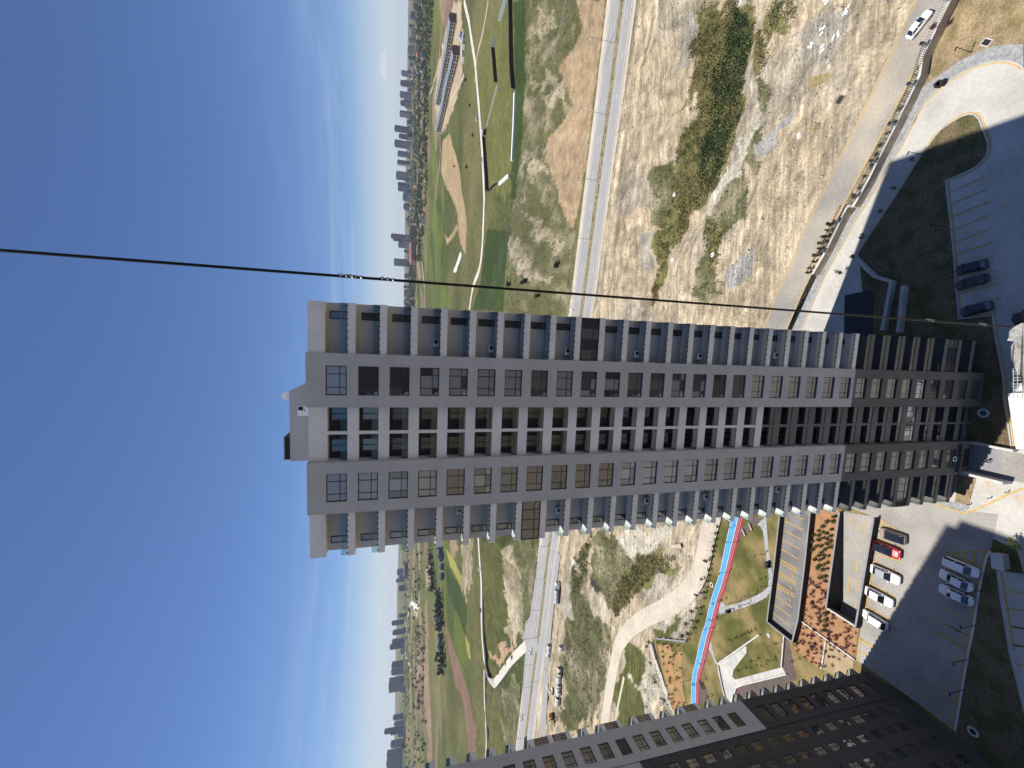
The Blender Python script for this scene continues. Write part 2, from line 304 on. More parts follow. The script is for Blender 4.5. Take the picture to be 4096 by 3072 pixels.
# ---------------------------------------------------------------- surveyed plan of the place, metres, x right / y ahead of the viewpoint
DATA = {
'Z': {'plough':[[(209.7,208),(201,202.5),(188.2,198.7),(185.3,206.7),(183.8,224.8),(168.7,216.2),(153.8,210.1),(150.3,224.4),(147.5,234.5),(137.7,237.5),(126.7,232.9),(108,226.3),(90.4,219.2),(87.3,214.5),(97.4,206.7),(111.4,200.9),(113.8,197.9),(136.5,192.6),(159.5,185.2),(185,179.4)]],'scrub':[[(249.2,255.6),(201.9,256.9),(173.5,263.2),(136.7,273.6),(124.3,287.3),(105.3,301),(57,309.8),(38.5,211.3),(82.6,212.9),(108,226.3),(127.5,235.9),(137.7,237.5),(147.5,234.5),(153.8,210.1),(183.8,224.8),(188.2,198.7),(209.7,208)],[(-126,314.6),(-102.9,260.9),(-141.5,271.8),(-169.2,279.9),(-193.2,302.4),(-170.6,305.4),(-149.9,317.7)],[(-281.3,366.4),(-231.6,313.9),(-231.1,300),(-255.8,302.9),(-292.4,313.7),(-315.7,337.8),(-286.5,342.6)],[(85.8,91.5),(84.3,87.9),(75.3,86.4),(74.4,89.9),(71.7,91.2),(64,92.8),(56.7,89),(59.7,87.6),(66.4,87.7),(70.6,89.4)],[(60.7,97.9),(62,93.3),(47.1,91.8),(47.2,96.6),(44.2,103.7),(36.5,104),(27.7,99.6),(26.7,109.6),(31.3,116.2),(43.2,113.1),(46.5,108.2),(55.2,111.5),(56.5,105)],[(83.7,137.3),(79,129.2),(68.2,132),(60.8,137.9),(67.6,140.6),(76.2,139.9)],[(-78.5,184.2),(-67.7,169.9),(-71.1,155.5),(-73.5,149.4),(-82.2,158.6),(-89,161.6),(-99.6,168.5),(-102.3,179.3),(-98.1,188.4)]],'paleslope':[[(230.5,240.9),(218.8,224.8),(201.9,220.1),(211.4,242.6),(219.3,251.2)],[(191.5,246),(185.4,231.6),(159.3,213.7),(166.1,230.6),(179.8,243.9)],[(126.5,277.4),(116.3,261.5),(82.8,226.8),(79.1,234.2),(114.8,268.9)],[(105.3,301),(101.7,284.1),(75.2,263.4),(61.8,238.3),(59.7,243.2),(72.8,270.8)],[(152.2,267),(148.2,243.1),(131.9,232.8),(129.9,257.7)],[(-195.6,502.5),(-162.9,424.7),(-199.7,418.1),(-220,431.7),(-237.2,451.9),(-250.4,502.1),(-218.9,488.1)],[(-133.6,323.3),(-126.4,315.6),(-138.7,310.4),(-152.8,306),(-161.8,300.6),(-187.1,300.6),(-207,312.5),(-221.4,337.7),(-187,324.9),(-159.1,324.1)],[(-203.8,240.5),(-189.7,222.1),(-199.3,219.7),(-220.9,244.3)]],'darkgreen':[[(275.8,285.4),(219.1,280.9),(202.6,276),(175.5,281.5),(134.6,290.8),(129.5,278.7),(145.2,273.4),(170.5,265.2),(202.3,257.4),(249.7,256.2)],[(142.4,370),(114,299.1),(124.3,287.3),(152.4,289.8),(145.9,276.3),(126.8,284.8),(104.3,297.9),(75,308.2),(56.1,310.3),(81.6,455.1),(99.5,401.2),(127.2,383.3)],[(-286.1,649.7),(-257.1,524.8),(-251.5,493.9),(-243.4,449.8),(-257.1,441.5),(-279.9,452.6),(-308.9,575.4),(-310,631.5)],[(1339,2566),(860.5,1640.9),(697.1,1463.9),(981.4,2165.9),(1454.4,2959.2)]],'wheat':[[(439.5,752.2),(402.1,668),(336.8,608.6),(278.3,562.5),(239.6,535),(194.2,500.1),(159.7,507.1),(184.4,545.2),(247.4,595.1),(319.3,688),(349.7,723.8),(399.8,781)],[(271.5,752.2),(243.1,694.4),(228,586.8),(212.5,568.5),(236.6,706.9)]],'brightgreen':[[(378.8,898.9),(310.1,770.4),(263.5,762),(255.9,812.5),(195.3,802.8),(125.2,615.6),(129.3,731.9),(201.6,1159),(361.7,1137.2),(405.3,1072.9),(384.8,941.4)],[(-332.7,712.1),(-310.9,633.4),(-308.9,575.4),(-300.7,526.4),(-282.2,459.5),(-286.9,447.5),(-299.2,423.8),(-268,430.1),(-317.3,452.4),(-330.8,432.8),(-352.2,526.4),(-369.1,621.7)],[(-670.2,1084.6),(-600.5,875.3),(-599.6,849.8),(-641.6,942.2),(-702.3,1093.9)]],'sand':[[(568.6,612.2),(583.9,651.3),(607.4,729.1),(615.9,783.4),(648.2,862.5),(642.1,929.2),(523.2,863.7),(458.2,760.9),(423.2,663.3),(403.9,541.3),(425.4,539.6),(417.6,516.8),(462.6,529.9),(500.7,536.9)],[(-824.8,1545.6),(-625,1164.1),(-750.5,1342.2),(-816.9,1472.2)]],'olive2':[[(322.4,433),(213.8,285.9),(175.9,282.1),(134.6,290.8),(178.8,375.5),(241.5,396)],[(343,395.6),(284.2,297.8),(225.2,289.3),(251.7,337.5),(327.4,423.7)]],'soil':[[(572.4,1592.5),(492.1,1536.3),(336.5,1341.7),(361.3,1485.1),(530.1,1658.5)],[(-450.9,1014.4),(-361.8,835.1),(-374.7,809.3),(-427,880.3),(-479.9,978.6)]],'white':[[(176,544.9),(167.6,539.1),(155.4,580.9),(163.7,606.5)],[(-990.9,1900.5),(-839.7,1618),(-675.4,1274.3),(-628.6,1163.7),(-796.1,1477.7),(-853.6,1614.8)],[(-94.3,206.6),(-94,202.7),(-100.1,203.9),(-100.8,205.6),(-98,209)]],'yellow':[[(-263.2,657.8),(-246.4,581.4),(-235,495.2),(-250.4,502.1),(-267.5,606)],[(-283.1,456.4),(-273.6,425.9),(-287.2,418.8),(-293.4,442),(-291.3,454.5)]],'brownsoil':[[(-349.9,666.9),(-369.1,621.7),(-352.2,526.4),(-330.8,432.8),(-338.4,397.4),(-364,397.1),(-387.2,427.5),(-368,460.9),(-394,537.6),(-388.7,600.1)],[(-871.1,1223.8),(-785,1009.7),(-747.5,877.6),(-799.2,957),(-895.8,1183)],[(-408.7,1067.8),(-382.3,997.2),(-422.9,971.2),(-443.8,1005.3)],[(-1539.9,1926.9),(-1385.1,1652.8),(-1579.5,1826.1),(-1868.4,2260.8)]],'orange':[[(-239.8,355),(-218.8,334.1),(-203.7,312.5),(-235.1,338),(-253.8,358.7),(-253.6,363.3)]],'green':[[(-158.5,411.3),(-127.3,325),(-181.7,327.1),(-216.1,340.1),(-243.8,360.8),(-258.8,370.2),(-226.9,374.3)],[(-113.3,155.2),(-100.8,143.7),(-101.5,135.6),(-107.8,134.9),(-116.1,141),(-119.8,139.6),(-126.5,140.5),(-128.9,139.4),(-147.9,158.7),(-142.3,161.1),(-128.6,157.7)],[(-90.2,133.9),(-78.3,118),(-80.8,115.9),(-84.4,117.5),(-92.8,132.9)]],'soilpatch':[[(-804.5,1266.8),(-707.9,1102.9),(-721.2,1054.6),(-859,1206.3)]],'creekveg':[[(129.4,116.8),(124.9,116.4),(117.9,120.7),(105.3,118.1),(100,122.8),(90.9,118.3),(89.3,125.2),(76.8,128.4),(86.1,124.6),(78.3,128.7),(68.2,132),(60.8,137.9),(51.8,140.7),(31.8,146),(36.3,138.5),(48.3,136.7),(52.4,127),(60.1,121.2),(62.2,113.8),(63.8,105.2),(67.6,102.2),(74.6,98.5),(82.2,98.6),(94,99.8),(102.1,94.3),(109.5,94.8)],[(100.2,94),(95.2,88.1),(86.3,88.6),(86.5,90.5),(94.8,93.8)],[(101.2,86.1),(94.4,78.6),(90.8,79.1),(94.2,82.6),(92.7,86),(96.4,88)],[(55.2,111.5),(48.1,103.9),(36.8,103.9),(38.7,107.7),(48.8,111.4)],[(-69.8,149.7),(-58.2,120.6),(-64.8,124.6),(-69.6,132.8),(-79.8,141.6),(-89.1,150),(-100.4,160),(-98.5,166.4),(-89.4,162.3),(-81.3,158.2),(-74,149.2)],[(-91.2,203),(-70.7,183.2),(-80.5,188.2),(-92.3,191.7),(-105.8,196.6),(-115.2,206.9),(-105.7,210.6)]],'creekdark':[[(115.1,103),(104.9,97.2),(100,96.5),(95.6,99),(85.8,101),(76.1,100.9),(69.1,105),(68.7,104.1),(65.3,113),(68.8,116.9),(78.5,117.3),(84.8,114.7),(96.8,111.3),(104.7,106.1),(111.7,105)]],'chalk':[[(93.6,99.3),(84.2,91.1),(77.9,89.2),(75,90.8),(67.3,95.2),(63.9,102.8),(59.7,94.8),(65.9,92.9),(70.6,89.4),(78.5,91)],[(69.5,95.7),(70.2,92.8),(64.2,92.2),(62.1,97.7),(59.1,107.2),(54.4,109.5),(58.2,114.3),(62.7,104.7)],[(-67.9,167.4),(-50.9,128.8),(-52.1,124.4),(-56.5,127.2),(-62.1,133.3),(-69.4,149.7),(-71.6,158.5)],[(-116,151),(-115.5,146.1),(-115.4,139.5),(-117.1,140.6),(-120.2,151)]],'greydirt':[[(132.5,125.7),(127.5,117.3),(114.9,119.8),(109.1,121.3),(110.6,128.3),(125.1,127.3)],[(63.7,146.6),(61,138.8),(52,141.3),(43,145.5),(44,150.3),(56.4,147.8)],[(87,76.3),(80.8,66.2),(76.6,67),(74.9,70.3),(79.1,75.8)],[(-103.9,214.7),(-102.7,209.9),(-117,210.4),(-125.3,209.8),(-135.9,215.9),(-135.2,223.7),(-121.7,220.1),(-112.8,216.5)]],'bluedirt':[[(68.5,74.3),(68.9,72.7),(66.4,77.6),(66,81.8),(60.5,83.3),(59.7,87.6),(63.8,89),(67.8,84.8),(68.3,80.6)],[(35,98.8),(38,90.8),(29.1,90.2),(28.4,94.9)]],'mud':[[(73,75.2),(70.7,69.9),(69.2,69.3),(68.8,71.5),(70.2,74.6)],[(60.7,72.7),(59.5,70.9),(57.6,71.8),(59.5,73)]],'dark':[[(63.1,66.9),(62.3,65.9),(60.9,66.5),(61.6,67.5)],[(-97.2,189.1),(-96.4,185.6),(-98.2,178.7),(-100.2,179.7),(-101.1,183.9),(-100.6,188.8)]],'shrubs':[[(-97.6,206.2),(-90.2,193.7),(-99.9,192.3),(-107.7,191.9),(-116.5,185.7),(-107.7,167.3),(-100.7,164.2),(-105,162.6),(-118.9,166.4),(-153.1,220.5),(-137.5,219.5),(-120.3,208.5),(-108.9,211.7)],[(-142.8,219),(-114.1,164.2),(-127.9,167.7),(-143.5,173.1),(-157.1,180.1),(-167.9,184.2),(-200.6,220.1),(-185.1,222.5),(-162.1,221.9)]],'chalkscrub':[[(-98.5,133.4),(-106.3,126.4),(-112.8,121.3),(-128.6,139.4),(-121.3,140.3),(-107.8,134.9)]]},
'R': {'white_r':[(479.3,512.9),(437.7,489.1),(369.9,451.7),(322.4,433),(277.7,414.7),(225,399.1),(175.9,387.3),(176,387.2),(134.9,392.6),(115,408.6),(106.3,447.6),(84.1,470.2)],'tan_r':[(351.9,370.4),(343,395.6),(345.7,428.9),(329.3,444.5)],'far_r':[(835.1,1759.5),(786.9,1753.5),(505.4,1366.5),(331.8,1285.9),(202.2,1172.4)],'site_r':[(687.8,746.4),(660.9,767.5),(628.1,809.1),(674.9,928.8),(739.6,1073.9),(703.4,1086.9)],'front_r':[(389.4,516.8),(427.2,610),(467.4,735.2),(491.2,813.1),(421.3,791.2),(396,902.3)],'white_l':[(-149.5,392.7),(-166.6,385.3),(-186.9,376.3),(-213.2,376.1),(-235.2,373.9),(-252.5,370.6),(-260.8,371.1),(-269.9,372),(-273.7,368),(-270.5,361.8),(-249.3,342.5),(-231.3,328),(-209.7,307.1),(-193.7,290.4)],'track_l':[(-266.7,376),(-291,377),(-315.1,372.7),(-349.7,374.6)],'far_l':[(-448.2,1173),(-513.6,1184.1),(-560.4,1186.2),(-607.3,1181),(-679.3,1273.9)],'far_l2':[(-943.9,1809.6),(-1025.5,1914.4),(-1156,2066.9),(-1295.5,2191.5)],'far_l3':[(-1590.1,2507.3),(-1269.9,1914),(-1066.7,1552)],'trail':[(-121.6,152.9),(-130.6,155.5),(-140.1,158.2),(-147.8,159.5)]},
'A': {'lawn_r':[(28.5,63.87),(38.2,56.68),(43.33,53.13),(45.26,51.46),(46.46,49.85),(46,50.41),(46.44,49.06),(46.64,47.88),(46.42,46.84),(45.87,46.15),(44.76,45.59),(43.36,45.25),(41.97,44.91),(40.27,44.52),(39.13,44.52),(38.18,44.67),(37.6,45.26),(37.04,45.92),(36.81,47.27),(36.62,49.77),(34.34,49.62),(31.7,49.35),(29.08,49.08),(25.86,48.8),(22.65,48.53),(20.28,48.38),(16.34,48.1),(12.13,47.78),(12.12,43.67),(10.84,43.56),(8.02,43.25),(5.48,42.85),(3.23,42.55),(1.53,42.34),(-0.56,42.28),(-1.43,42.26),(-5.08,41.77),(-8.96,41.34),(-9.18,42.28),(-9.07,43.93),(-9.05,46.78),(2,46),(9,62)],'drive_outer':[(25.68,70.88),(30.22,67.95),(35.07,64.99),(38.41,62.39),(41.87,60.13),(44.18,58.51),(46.63,56.61),(49.46,54.97),(50.74,54.17),(48.27,55.96),(50.07,54.7),(51.16,54.02),(52.54,53.08),(53.08,52.16),(53.58,51),(54,49.88),(54.13,48.43),(54.11,47.03),(53.87,45.68),(53.33,44.38),(52.76,43.33),(51.99,42.31),(50.81,41.32),(49.6,40.63)],'cobble_outer':[(26.12,72.58),(30.23,70.23),(34.71,67.67),(37.97,64.2),(43.15,61.48),(46.75,59.45),(50.4,57.53),(53.09,56.01),(55.18,54.9),(55.64,52.32),(56.02,50.15),(56.35,48.69),(56.28,47.17),(56.03,45.49),(55.5,43.88),(54.57,42.34),(53.24,40.66)],'wall_r':[(66.78,48.7),(64.69,49.96),(63.15,50.57),(59.87,52.41),(56.8,52.78),(53.1,54.73),(51.54,55.71),(49.56,56.68),(46.08,58.77),(42.32,60.77),(37.85,63.68),(38.15,64.93),(34.31,67.15),(30.04,69.47),(25.89,72.3)],'asphalt':[(-24.87,65.98),(-19.99,51.33),(-20.6,47.27),(-20.51,46.47),(-19.97,45.69),(-19.58,42.76),(-23.79,43.29),(-25.64,43.58),(-26.97,43.99),(-29.02,44.34),(-33.4,44.89),(-38.85,45.38),(-43.41,45.98),(-49.08,46.6),(-57.84,47.54),(-57.21,51.9),(-56.45,58.49),(-56.07,61.89),(-56.05,63.26),(-50.29,62.7),(-40.9,61.71),(-34.16,60.97),(-25.58,60.01)],'ramp_top':[(-26.3,66.3),(-48.14,68.88),(-48.8,62.77),(-25.35,59.66)],'redsoil':[(-27.86,72.92),(-54.65,76.09),(-62.5,77.01),(-62.9,70.73),(-56.4,63.83),(-49.1,62.83),(-48.46,69.13),(-26.09,67.01)],'bare':[(-56.31,69.73),(-56.4,63.83),(-59.5,63.95),(-62.09,67.2),(-62.6,70.55)],'soilwall1':[(-54.6,75.76),(-56.05,63.39)],'soilwall2':[(-55.71,69.43),(-62.55,70.31)],'lot':[(-30.29,80.09),(-40.23,80.97),(-44.62,81.59),(-50.16,82.33),(-56.39,83.07),(-59.09,83.38),(-59.87,77.32),(-54.94,76.32),(-44.79,75.22),(-36.65,74.32),(-28.25,73.34)],'lotwall':[(-30.23,80.12),(-45.61,81.73),(-59.29,83.42),(-60.19,76.46),(-54.11,75.08),(-40.89,73.64),(-27.92,72.45)],'path1':[(-33.61,85.4),(-36.51,85.1),(-41.63,84.52),(-45.49,83.6),(-48.52,83.31),(-51.36,83.51),(-53.91,84.82),(-56.62,87.57),(-60.05,91.57),(-63.49,95.87),(-67.74,101.47),(-63.42,100.73),(-62.84,99.61),(-63.38,98.33),(-61.32,95.31),(-57.1,90.24),(-53.72,86.59),(-51.26,84.61),(-48.97,84.28),(-45.01,84.96),(-41.01,85.65),(-37.38,86.35),(-36.43,87.39),(-36.56,88.43),(-34.36,86.4)],'path2':[(-76.86,104.24),(-79.79,103.24),(-82.42,101.47),(-82.68,102.27),(-80.95,103.78),(-79.95,105.01)],'plaza':[(-82.35,101.37),(-70.39,91.16),(-72.25,90.97),(-75.49,92.92),(-79.92,95.4),(-81.91,95.69),(-82.12,94.71),(-74.54,86.42),(-68.83,80.18),(-69.81,79.18),(-74.07,83.7),(-82.4,92.8),(-84.5,94.67),(-86.47,95.28),(-89.48,95.89),(-90.72,97.88),(-86.77,100.03),(-84.61,101.14)],'pavers1':[(-34.71,89.53),(-34.15,86.4),(-36.17,87.92),(-38.84,90.55),(-42.54,94.17),(-40.28,93.34),(-37.02,91.13)],'pavers2':[(-84.27,94.35),(-76.76,86.38),(-70.03,79.17),(-68.59,79.98),(-60.92,79.81),(-60.7,79.07),(-62.72,78.08),(-69.15,76.34),(-74.72,81.09),(-82.7,89.15),(-87,94.62)],'pavers3':[(-91.72,108.22),(-92.27,105.85),(-95.38,104.44),(-99.25,108.48),(-96.42,108.86)],'orangesoil':[(-94.58,130.7),(-89.96,123.48),(-91.98,122.44),(-88.43,116.84),(-92.58,117.67),(-100.28,116.59),(-105.93,113.8),(-112.3,121.02),(-107.27,124.09),(-101.54,127.32)],'pw_w1':[(-81.71,100.92),(-64.7,86.66)],'pw_w2':[(-82.17,100.81),(-86.3,99.49),(-89.44,98.04)],'pw_w3':[(-68.7,80.11),(-60.44,79.5)],'pw_w4':[(-85.88,94.6),(-83.8,93.99),(-81.61,91.98),(-69.54,78.74)],'stepwall':[(-95.97,134.04),(-100.32,131.39),(-103.25,128.87),(-106.71,126.41),(-110.01,123.53),(-112.39,120.53)],'leftwall':[(-93.14,132.63),(-83.59,114.79)],'fence_l':[(-38,100.72),(-46.01,103.22),(-52.41,104.81),(-58.04,106.11),(-62.26,107.46),(-67.86,108.81),(-73.68,111.34),(-78.69,113.58),(-83.5,115.29)],'blue_l':[(-36.72,96.66),(-42.2,98.1),(-48.29,99.56),(-54.21,100.91),(-58.55,102.31),(-63.06,103.92),(-67.51,105.22),(-72.81,106.53),(-77.67,108.25),(-82.94,109.63),(-84.65,109.99),(-89.14,111.15),(-92.99,112.12),(-97.31,112.46),(-102.48,112.36)],'red_r':[(-36.23,92.55),(-41.63,93.89),(-46.05,95.14),(-50.8,96.4),(-55.49,97.85),(-59.41,99.04),(-62.69,100.26),(-66.77,101.49),(-71.17,102.74),(-75.66,104.02),(-80.26,105.15),(-81.22,105.48),(-85.93,106.75),(-89.21,107.87),(-92.83,108.6),(-96.42,108.86),(-99.77,108.79)],'lot_se':[(-28.4,42.93),(-32.62,42.48),(-36.84,41.89),(-40.27,41.5),(-41.14,41.3),(-44.76,40.5),(-48.67,39.69),(-52.39,38.94),(-46.31,38.01),(-34.95,39.01),(-27.74,39.89)],'lawn_se':[(-26.92,43.88),(-28.4,42.93),(-32.62,42.48),(-36.84,41.89),(-41.14,41.3),(-44.76,40.5),(-48.67,39.69),(-56.9,39.61),(-62.38,44.68),(-57.9,47.43),(-49.04,46.54),(-43.38,45.92),(-38.52,45.26),(-33.34,44.78),(-28.97,44.23)],'entry':[(-9.05,46.78),(-9.18,42.28),(-13.72,42.54),(-13.92,44.73),(-13.69,47.2)],'entry2':[(-9.18,42.28),(-9.59,40.06),(-14,39.53),(-13.72,42.54)],'garden_f':[(-14.39,47.6),(-14.5,45.38),(-19.06,46.22),(-18.95,47.96)],'corner_pave':[(-19.96,51.29),(-19.02,47.96),(-19.14,46.22),(-19.85,46.33),(-20.4,46.66),(-20.5,47.47)],'kerb_y':[(-20.12,51.29),(-20.42,49.02),(-20.59,47.12),(-20.49,46.55),(-19.3,45),(-17.82,43.42),(-16.05,41.61),(-14.82,40.09)]},
'L': {'lamp':[(56.72,46.72),(42.99,53.2),(28.52,49.68),(24.02,49.33),(19.55,48.85),(-43.32,94.59),(-52.96,97.28),(-43.04,85.37),(-50.13,83.29),(-54.86,87.99),(-59.35,93.29),(-58.43,90.21),(-64.3,96.92),(-72.03,102.73),(-95.11,113.15),(-32.45,44.47),(-38.51,45.16),(-44.82,46.19),(-49.89,46.36)],'bollard':[(-15.74,41.62),(-17.19,43.58),(-18.92,46)],'tree':[(42.2,53.91),(38.2,56.68),(34.7,58.94),(30.87,61.81),(27.35,64.06),(24.64,66.33)],'conifer':[(35.31,67.72),(34.1,68.15),(33.01,68.78),(31.94,69.39),(30.83,69.91),(29.65,70.65),(28.32,71.35),(27.09,72.07),(26.26,72.8)],'maroon':[(63.02,49.94),(-52.91,104.8),(-59.38,106.8),(-65.28,108.86),(-71.17,110.62),(-76.38,112.84),(-81.76,115.12),(-94.96,133.49),(-97.67,135.15),(-102.21,132.75),(-106.65,129.06),(-109.6,124.04),(-81.72,115.18)],'fbush':[(45.8,59.41),(44.14,60.42),(42.59,61.55),(40.97,62.41),(39.51,63.5),(52.52,55.52),(50.78,56.87),(49.12,57.64),(47.43,58.6)],'parksap':[(-39.75,95.85),(-64.09,101.54),(-69.2,102.11),(-61.66,93.54),(-49.43,85.26),(-61.48,98.37),(-64.54,88.29),(-65.86,89.73),(-66.87,90.61),(-69.49,93.34),(-70.5,94.6),(-71.7,87.31),(-68.37,82.22),(-71.35,84.82),(-73.85,87.85),(-76.68,91.35),(-89.94,106.09),(-93.34,103.54),(-93.11,109),(-85.38,106.76),(-62.76,80.27),(-64.18,75.95)],'hedge':[(-41.48,101.64),(-43.56,101.93),(-45.64,102.22),(-47.86,102.85),(-49.48,103.16),(-51.34,103.46),(-53.62,104.1),(-55.51,104.41),(-57.41,104.72),(-59.48,105.38),(-61.41,105.69),(-63.09,106.01),(-65.13,106.5),(-68.48,107.52),(-71.26,108.38),(-73.93,109.44),(-76.86,110.89),(-80.09,112.76),(-82.39,113.9),(-92.95,129.92),(-91.19,125.99),(-89.36,122.25),(-87.32,118.71)],'manhole_p':[(-3.66,44.57),(-59.99,104.15),(-63.32,84.12),(-56.07,45.29)],'manhole':[(-15.04,43.78),(-16.44,40.5),(29.31,42.36)],'grate':[(56.86,44.85)],'person':[(-11.31,44.6)],'bins':[(53.93,50.69),(53.86,50.25),(-44.91,84.22),(-45.76,84.21),(-64.14,97.08)],'bench':[(-39.88,92.2),(-37.59,90.03),(-92.49,106.94)],'cabinet':[(-26.57,41.99)],'planter':[(-23.48,40.22)],'bed':[(-30.86,70.33),(-30.66,68.42),(-32.2,71.25),(-32.15,70.31),(-31.89,69.58),(-33.48,72.48),(-33.22,71.24),(-33.25,70.39),(-33.14,69.37),(-32.23,68.48),(-34.26,71.41),(-33.56,68.64),(-35.1,72.75),(-34.45,69.54),(-35.69,71.68),(-35.29,70.64),(-35.15,68.89),(-36.95,72.63),(-35.83,69.8),(-36.6,70.72),(-37.51,70.99),(-37.12,70.02),(-36.78,69.18),(-38.78,72.02),(-38.69,71.03),(-38.05,70.13),(-38.35,69.21),(-39.27,70.21),(-39.91,71.14),(-40.59,71.42),(-40.56,70.28),(-39.97,69.37),(-42.38,70.82),(-41.66,69.66),(-42.84,69.73),(-34.41,68.01),(-28.95,68.17),(-27.99,67.83),(-29.54,69.43),(-51.07,69.4),(-49.69,69.05),(-52.31,69.47),(-53.56,69.73)]},
'C': [('suv','beige',-28,56.82,88,4.57),('hatch','red',-30.98,57.7,-93.6,4.98),('sedan','whiteblack',-35.8,57.88,-94.3,5.16),('sedan','white',-40.66,58.9,-96.4,4.93),('suv','white',-45.55,59.56,83.1,4.49),('van','white',-29.54,46.68,-96.5,4.3),('sedan','white',-32.17,47.45,79.9,4.47),('sedan','silver',-34.56,47.4,86.1,4.57),('suv','navy',20.38,46.1,93.7,4.04),('sedan','navy',17.95,46,98.1,3.99),('suv','navy',13.37,45.41,99.8,3.98),('sedan','navy',10.89,40.13,98.5,2.99),('sedan','white',65.67,52.62,-53,3.98)],
'V': [('road_car',278.7,427.6),('road_car',219.7,398.9),('road_car',-212.2,377.2),('road_car',-175.2,381.5),('hw_car',-189.9,277),('hw_car',-187.7,235.5),('hw_car',-252.3,297),('hw_car',-260.2,286.4)],
'pipe': [(-163.1,239.8),(-166.2,240.5),(-169.3,242.4),(-153,222.2),(-166.3,223.4),(-169.1,223),(-171,223),(-173.8,223.7),(-175.6,223.1),(-177.5,223.1),(-179.5,223),(-184.1,224.1),(-186.4,224.5)],
'lampsH': [(128.7,177.2),(101.3,185.7),(74.8,193.5),(156,169),(-102.9,246.5),(-127,253.2),(-151.5,261),(-171.5,263.4),(-214.7,277.1),(-170.9,262.7),(-196.7,273.9),(-199.8,261.5),(-243,288),(-268.8,298.1)],
'truckH': [(-116.8,226.5),(-128.2,226.9)],
'exc': [(-203.3,235.5)],
'TW': [(1940,2670,53.2,71,28),(1897,2700,53,76,34),(1848,2734,56.7,75,38),(1811,2759,57.2,71,35),(1761,2791,51.9,80,33),(1686,2837,51.4,113,42),(1652,2857,52.6,83,33),(1611,2880,53.3,111,46),(1901,2698,53,54,29),(1840,2739,56.7,52,47),(1805,2763,56.8,46,35),(1560,2908,54.3,89,33),(1512,2933,56.4,89,30),(1441,2969,54,99,55),(1392,2992,56.5,84,27),(1367,3003,55.5,85,38),(1321,3024,52.8,53,59),(1263,3049,55.3,45,42),(1068,3122,50.6,135,32),(1045,3130,51,119,18),(1016,3140,51.2,83,40),(977,3152,53.1,40,25),(895,3176,52.5,111,51),(807,3200,54.9,32,33),(679,3229,48.5,40,52),(636,3361,57.8,30,54),(1184,3080,49.7,33,28),(-1344,3014,57.8,51,43),(-1394,2991,59.1,56,26),(-1344,2445,53.3,38,18),(-1576,2790,58.2,79,29),(-1744,2971,59.8,73,33),(-1546,2542,55.8,74,24),(-1568,2528,55.6,86,32),(-1590,2507,55,26,28),(-1870,2814,59.7,74,42),(-1853,2731,57,78,38),(-1910,2691,58.8,89,80),(-2042,2593,54.1,64,29),(-2066,2573,54.3,58,21),(-2087,2556,53.7,113,31),(-2099,2546,54.3,78,14),(-2137,2515,56.9,72,33),(-2168,2488,60.1,89,41),(-2195,2464,60.2,90,43),(-2218,2443,59.5,90,29)],
'rowF': [(448.9,554.7),(482.2,792.8)],
'rowB': [(514.5,580.5),(545.7,810.9)],
'FN': [('black',3,[(282.5,289.7),(250.8,287.4),(225.2,284.5),(205.8,279.4)]),('white',2.2,[(205.3,279.3),(184.3,281.5),(159.5,286.3)]),('teal',3,[(294.5,305.1),(293.8,329.8)]),('grey',3,[(291.2,338),(291.6,348.6)]),('black',3,[(290.6,347.6),(249.8,335.2)]),('pale',1.4,[(247.3,332.8),(239.1,377.8)]),('black',3,[(236.4,387.1),(174.7,366.4)]),('black',2.5,[(173.9,364.5),(164.5,327.6)]),('white',2.2,[(161.6,323.7),(153.5,291.5)])],
'misc': {'red':[(590.6,1796.3),(476.4,1680.3)],'hut':[(238.7,384)],'house':[(472.7,1236.7)],'cont':[(431.2,514.4),(424.7,518),(418.5,522.2),(412.5,522.6),(460.4,550.9)],'bluetruck':[(450.1,531.3)],'pylon':[(628,875.9)],'shed':[(-1034.1,2400.8),(-1063.9,2347.2)],'culvert':[(-55.4,122.7),(-52.8,116.8)],'bush':[(325.5,618.8),(265.1,501.1),(326.2,479.2),(371.5,500.3),(278.5,457.3),(72.7,233.1),(57.9,257.1),(73.1,291.8),(69.4,269.1),(69.2,265.6)],'white':[(70,129.7),(40.6,106.1),(46.1,129.7),(113.4,99.7),(87.1,71.2),(80.9,71.8),(77.6,68.6),(80.5,75),(77.4,72.2),(81.1,66.8),(60,76.6)],'ring':[(60,76.6)]},
'treeL': [[(-334.5,827.7),(-351.4,819.7),(-363,800.7),(-369.3,772.5),(-377.5,760.7)],[(-349.5,679.3),(-358.8,667.4),(-371.9,661.1),(-389.2,662.8)],[(-405,645),(-421.9,635),(-436.3,624.2)]],
'hsL': [(-279.9,689.3),(-284.4,675.2),(-297.1,668.9),(-310.8,665.1),(-365.3,720.6),(-395.2,737.2),(-400.5,707.4),(-402.9,685.2),(-412.1,668.4),(-422.4,663.8)],
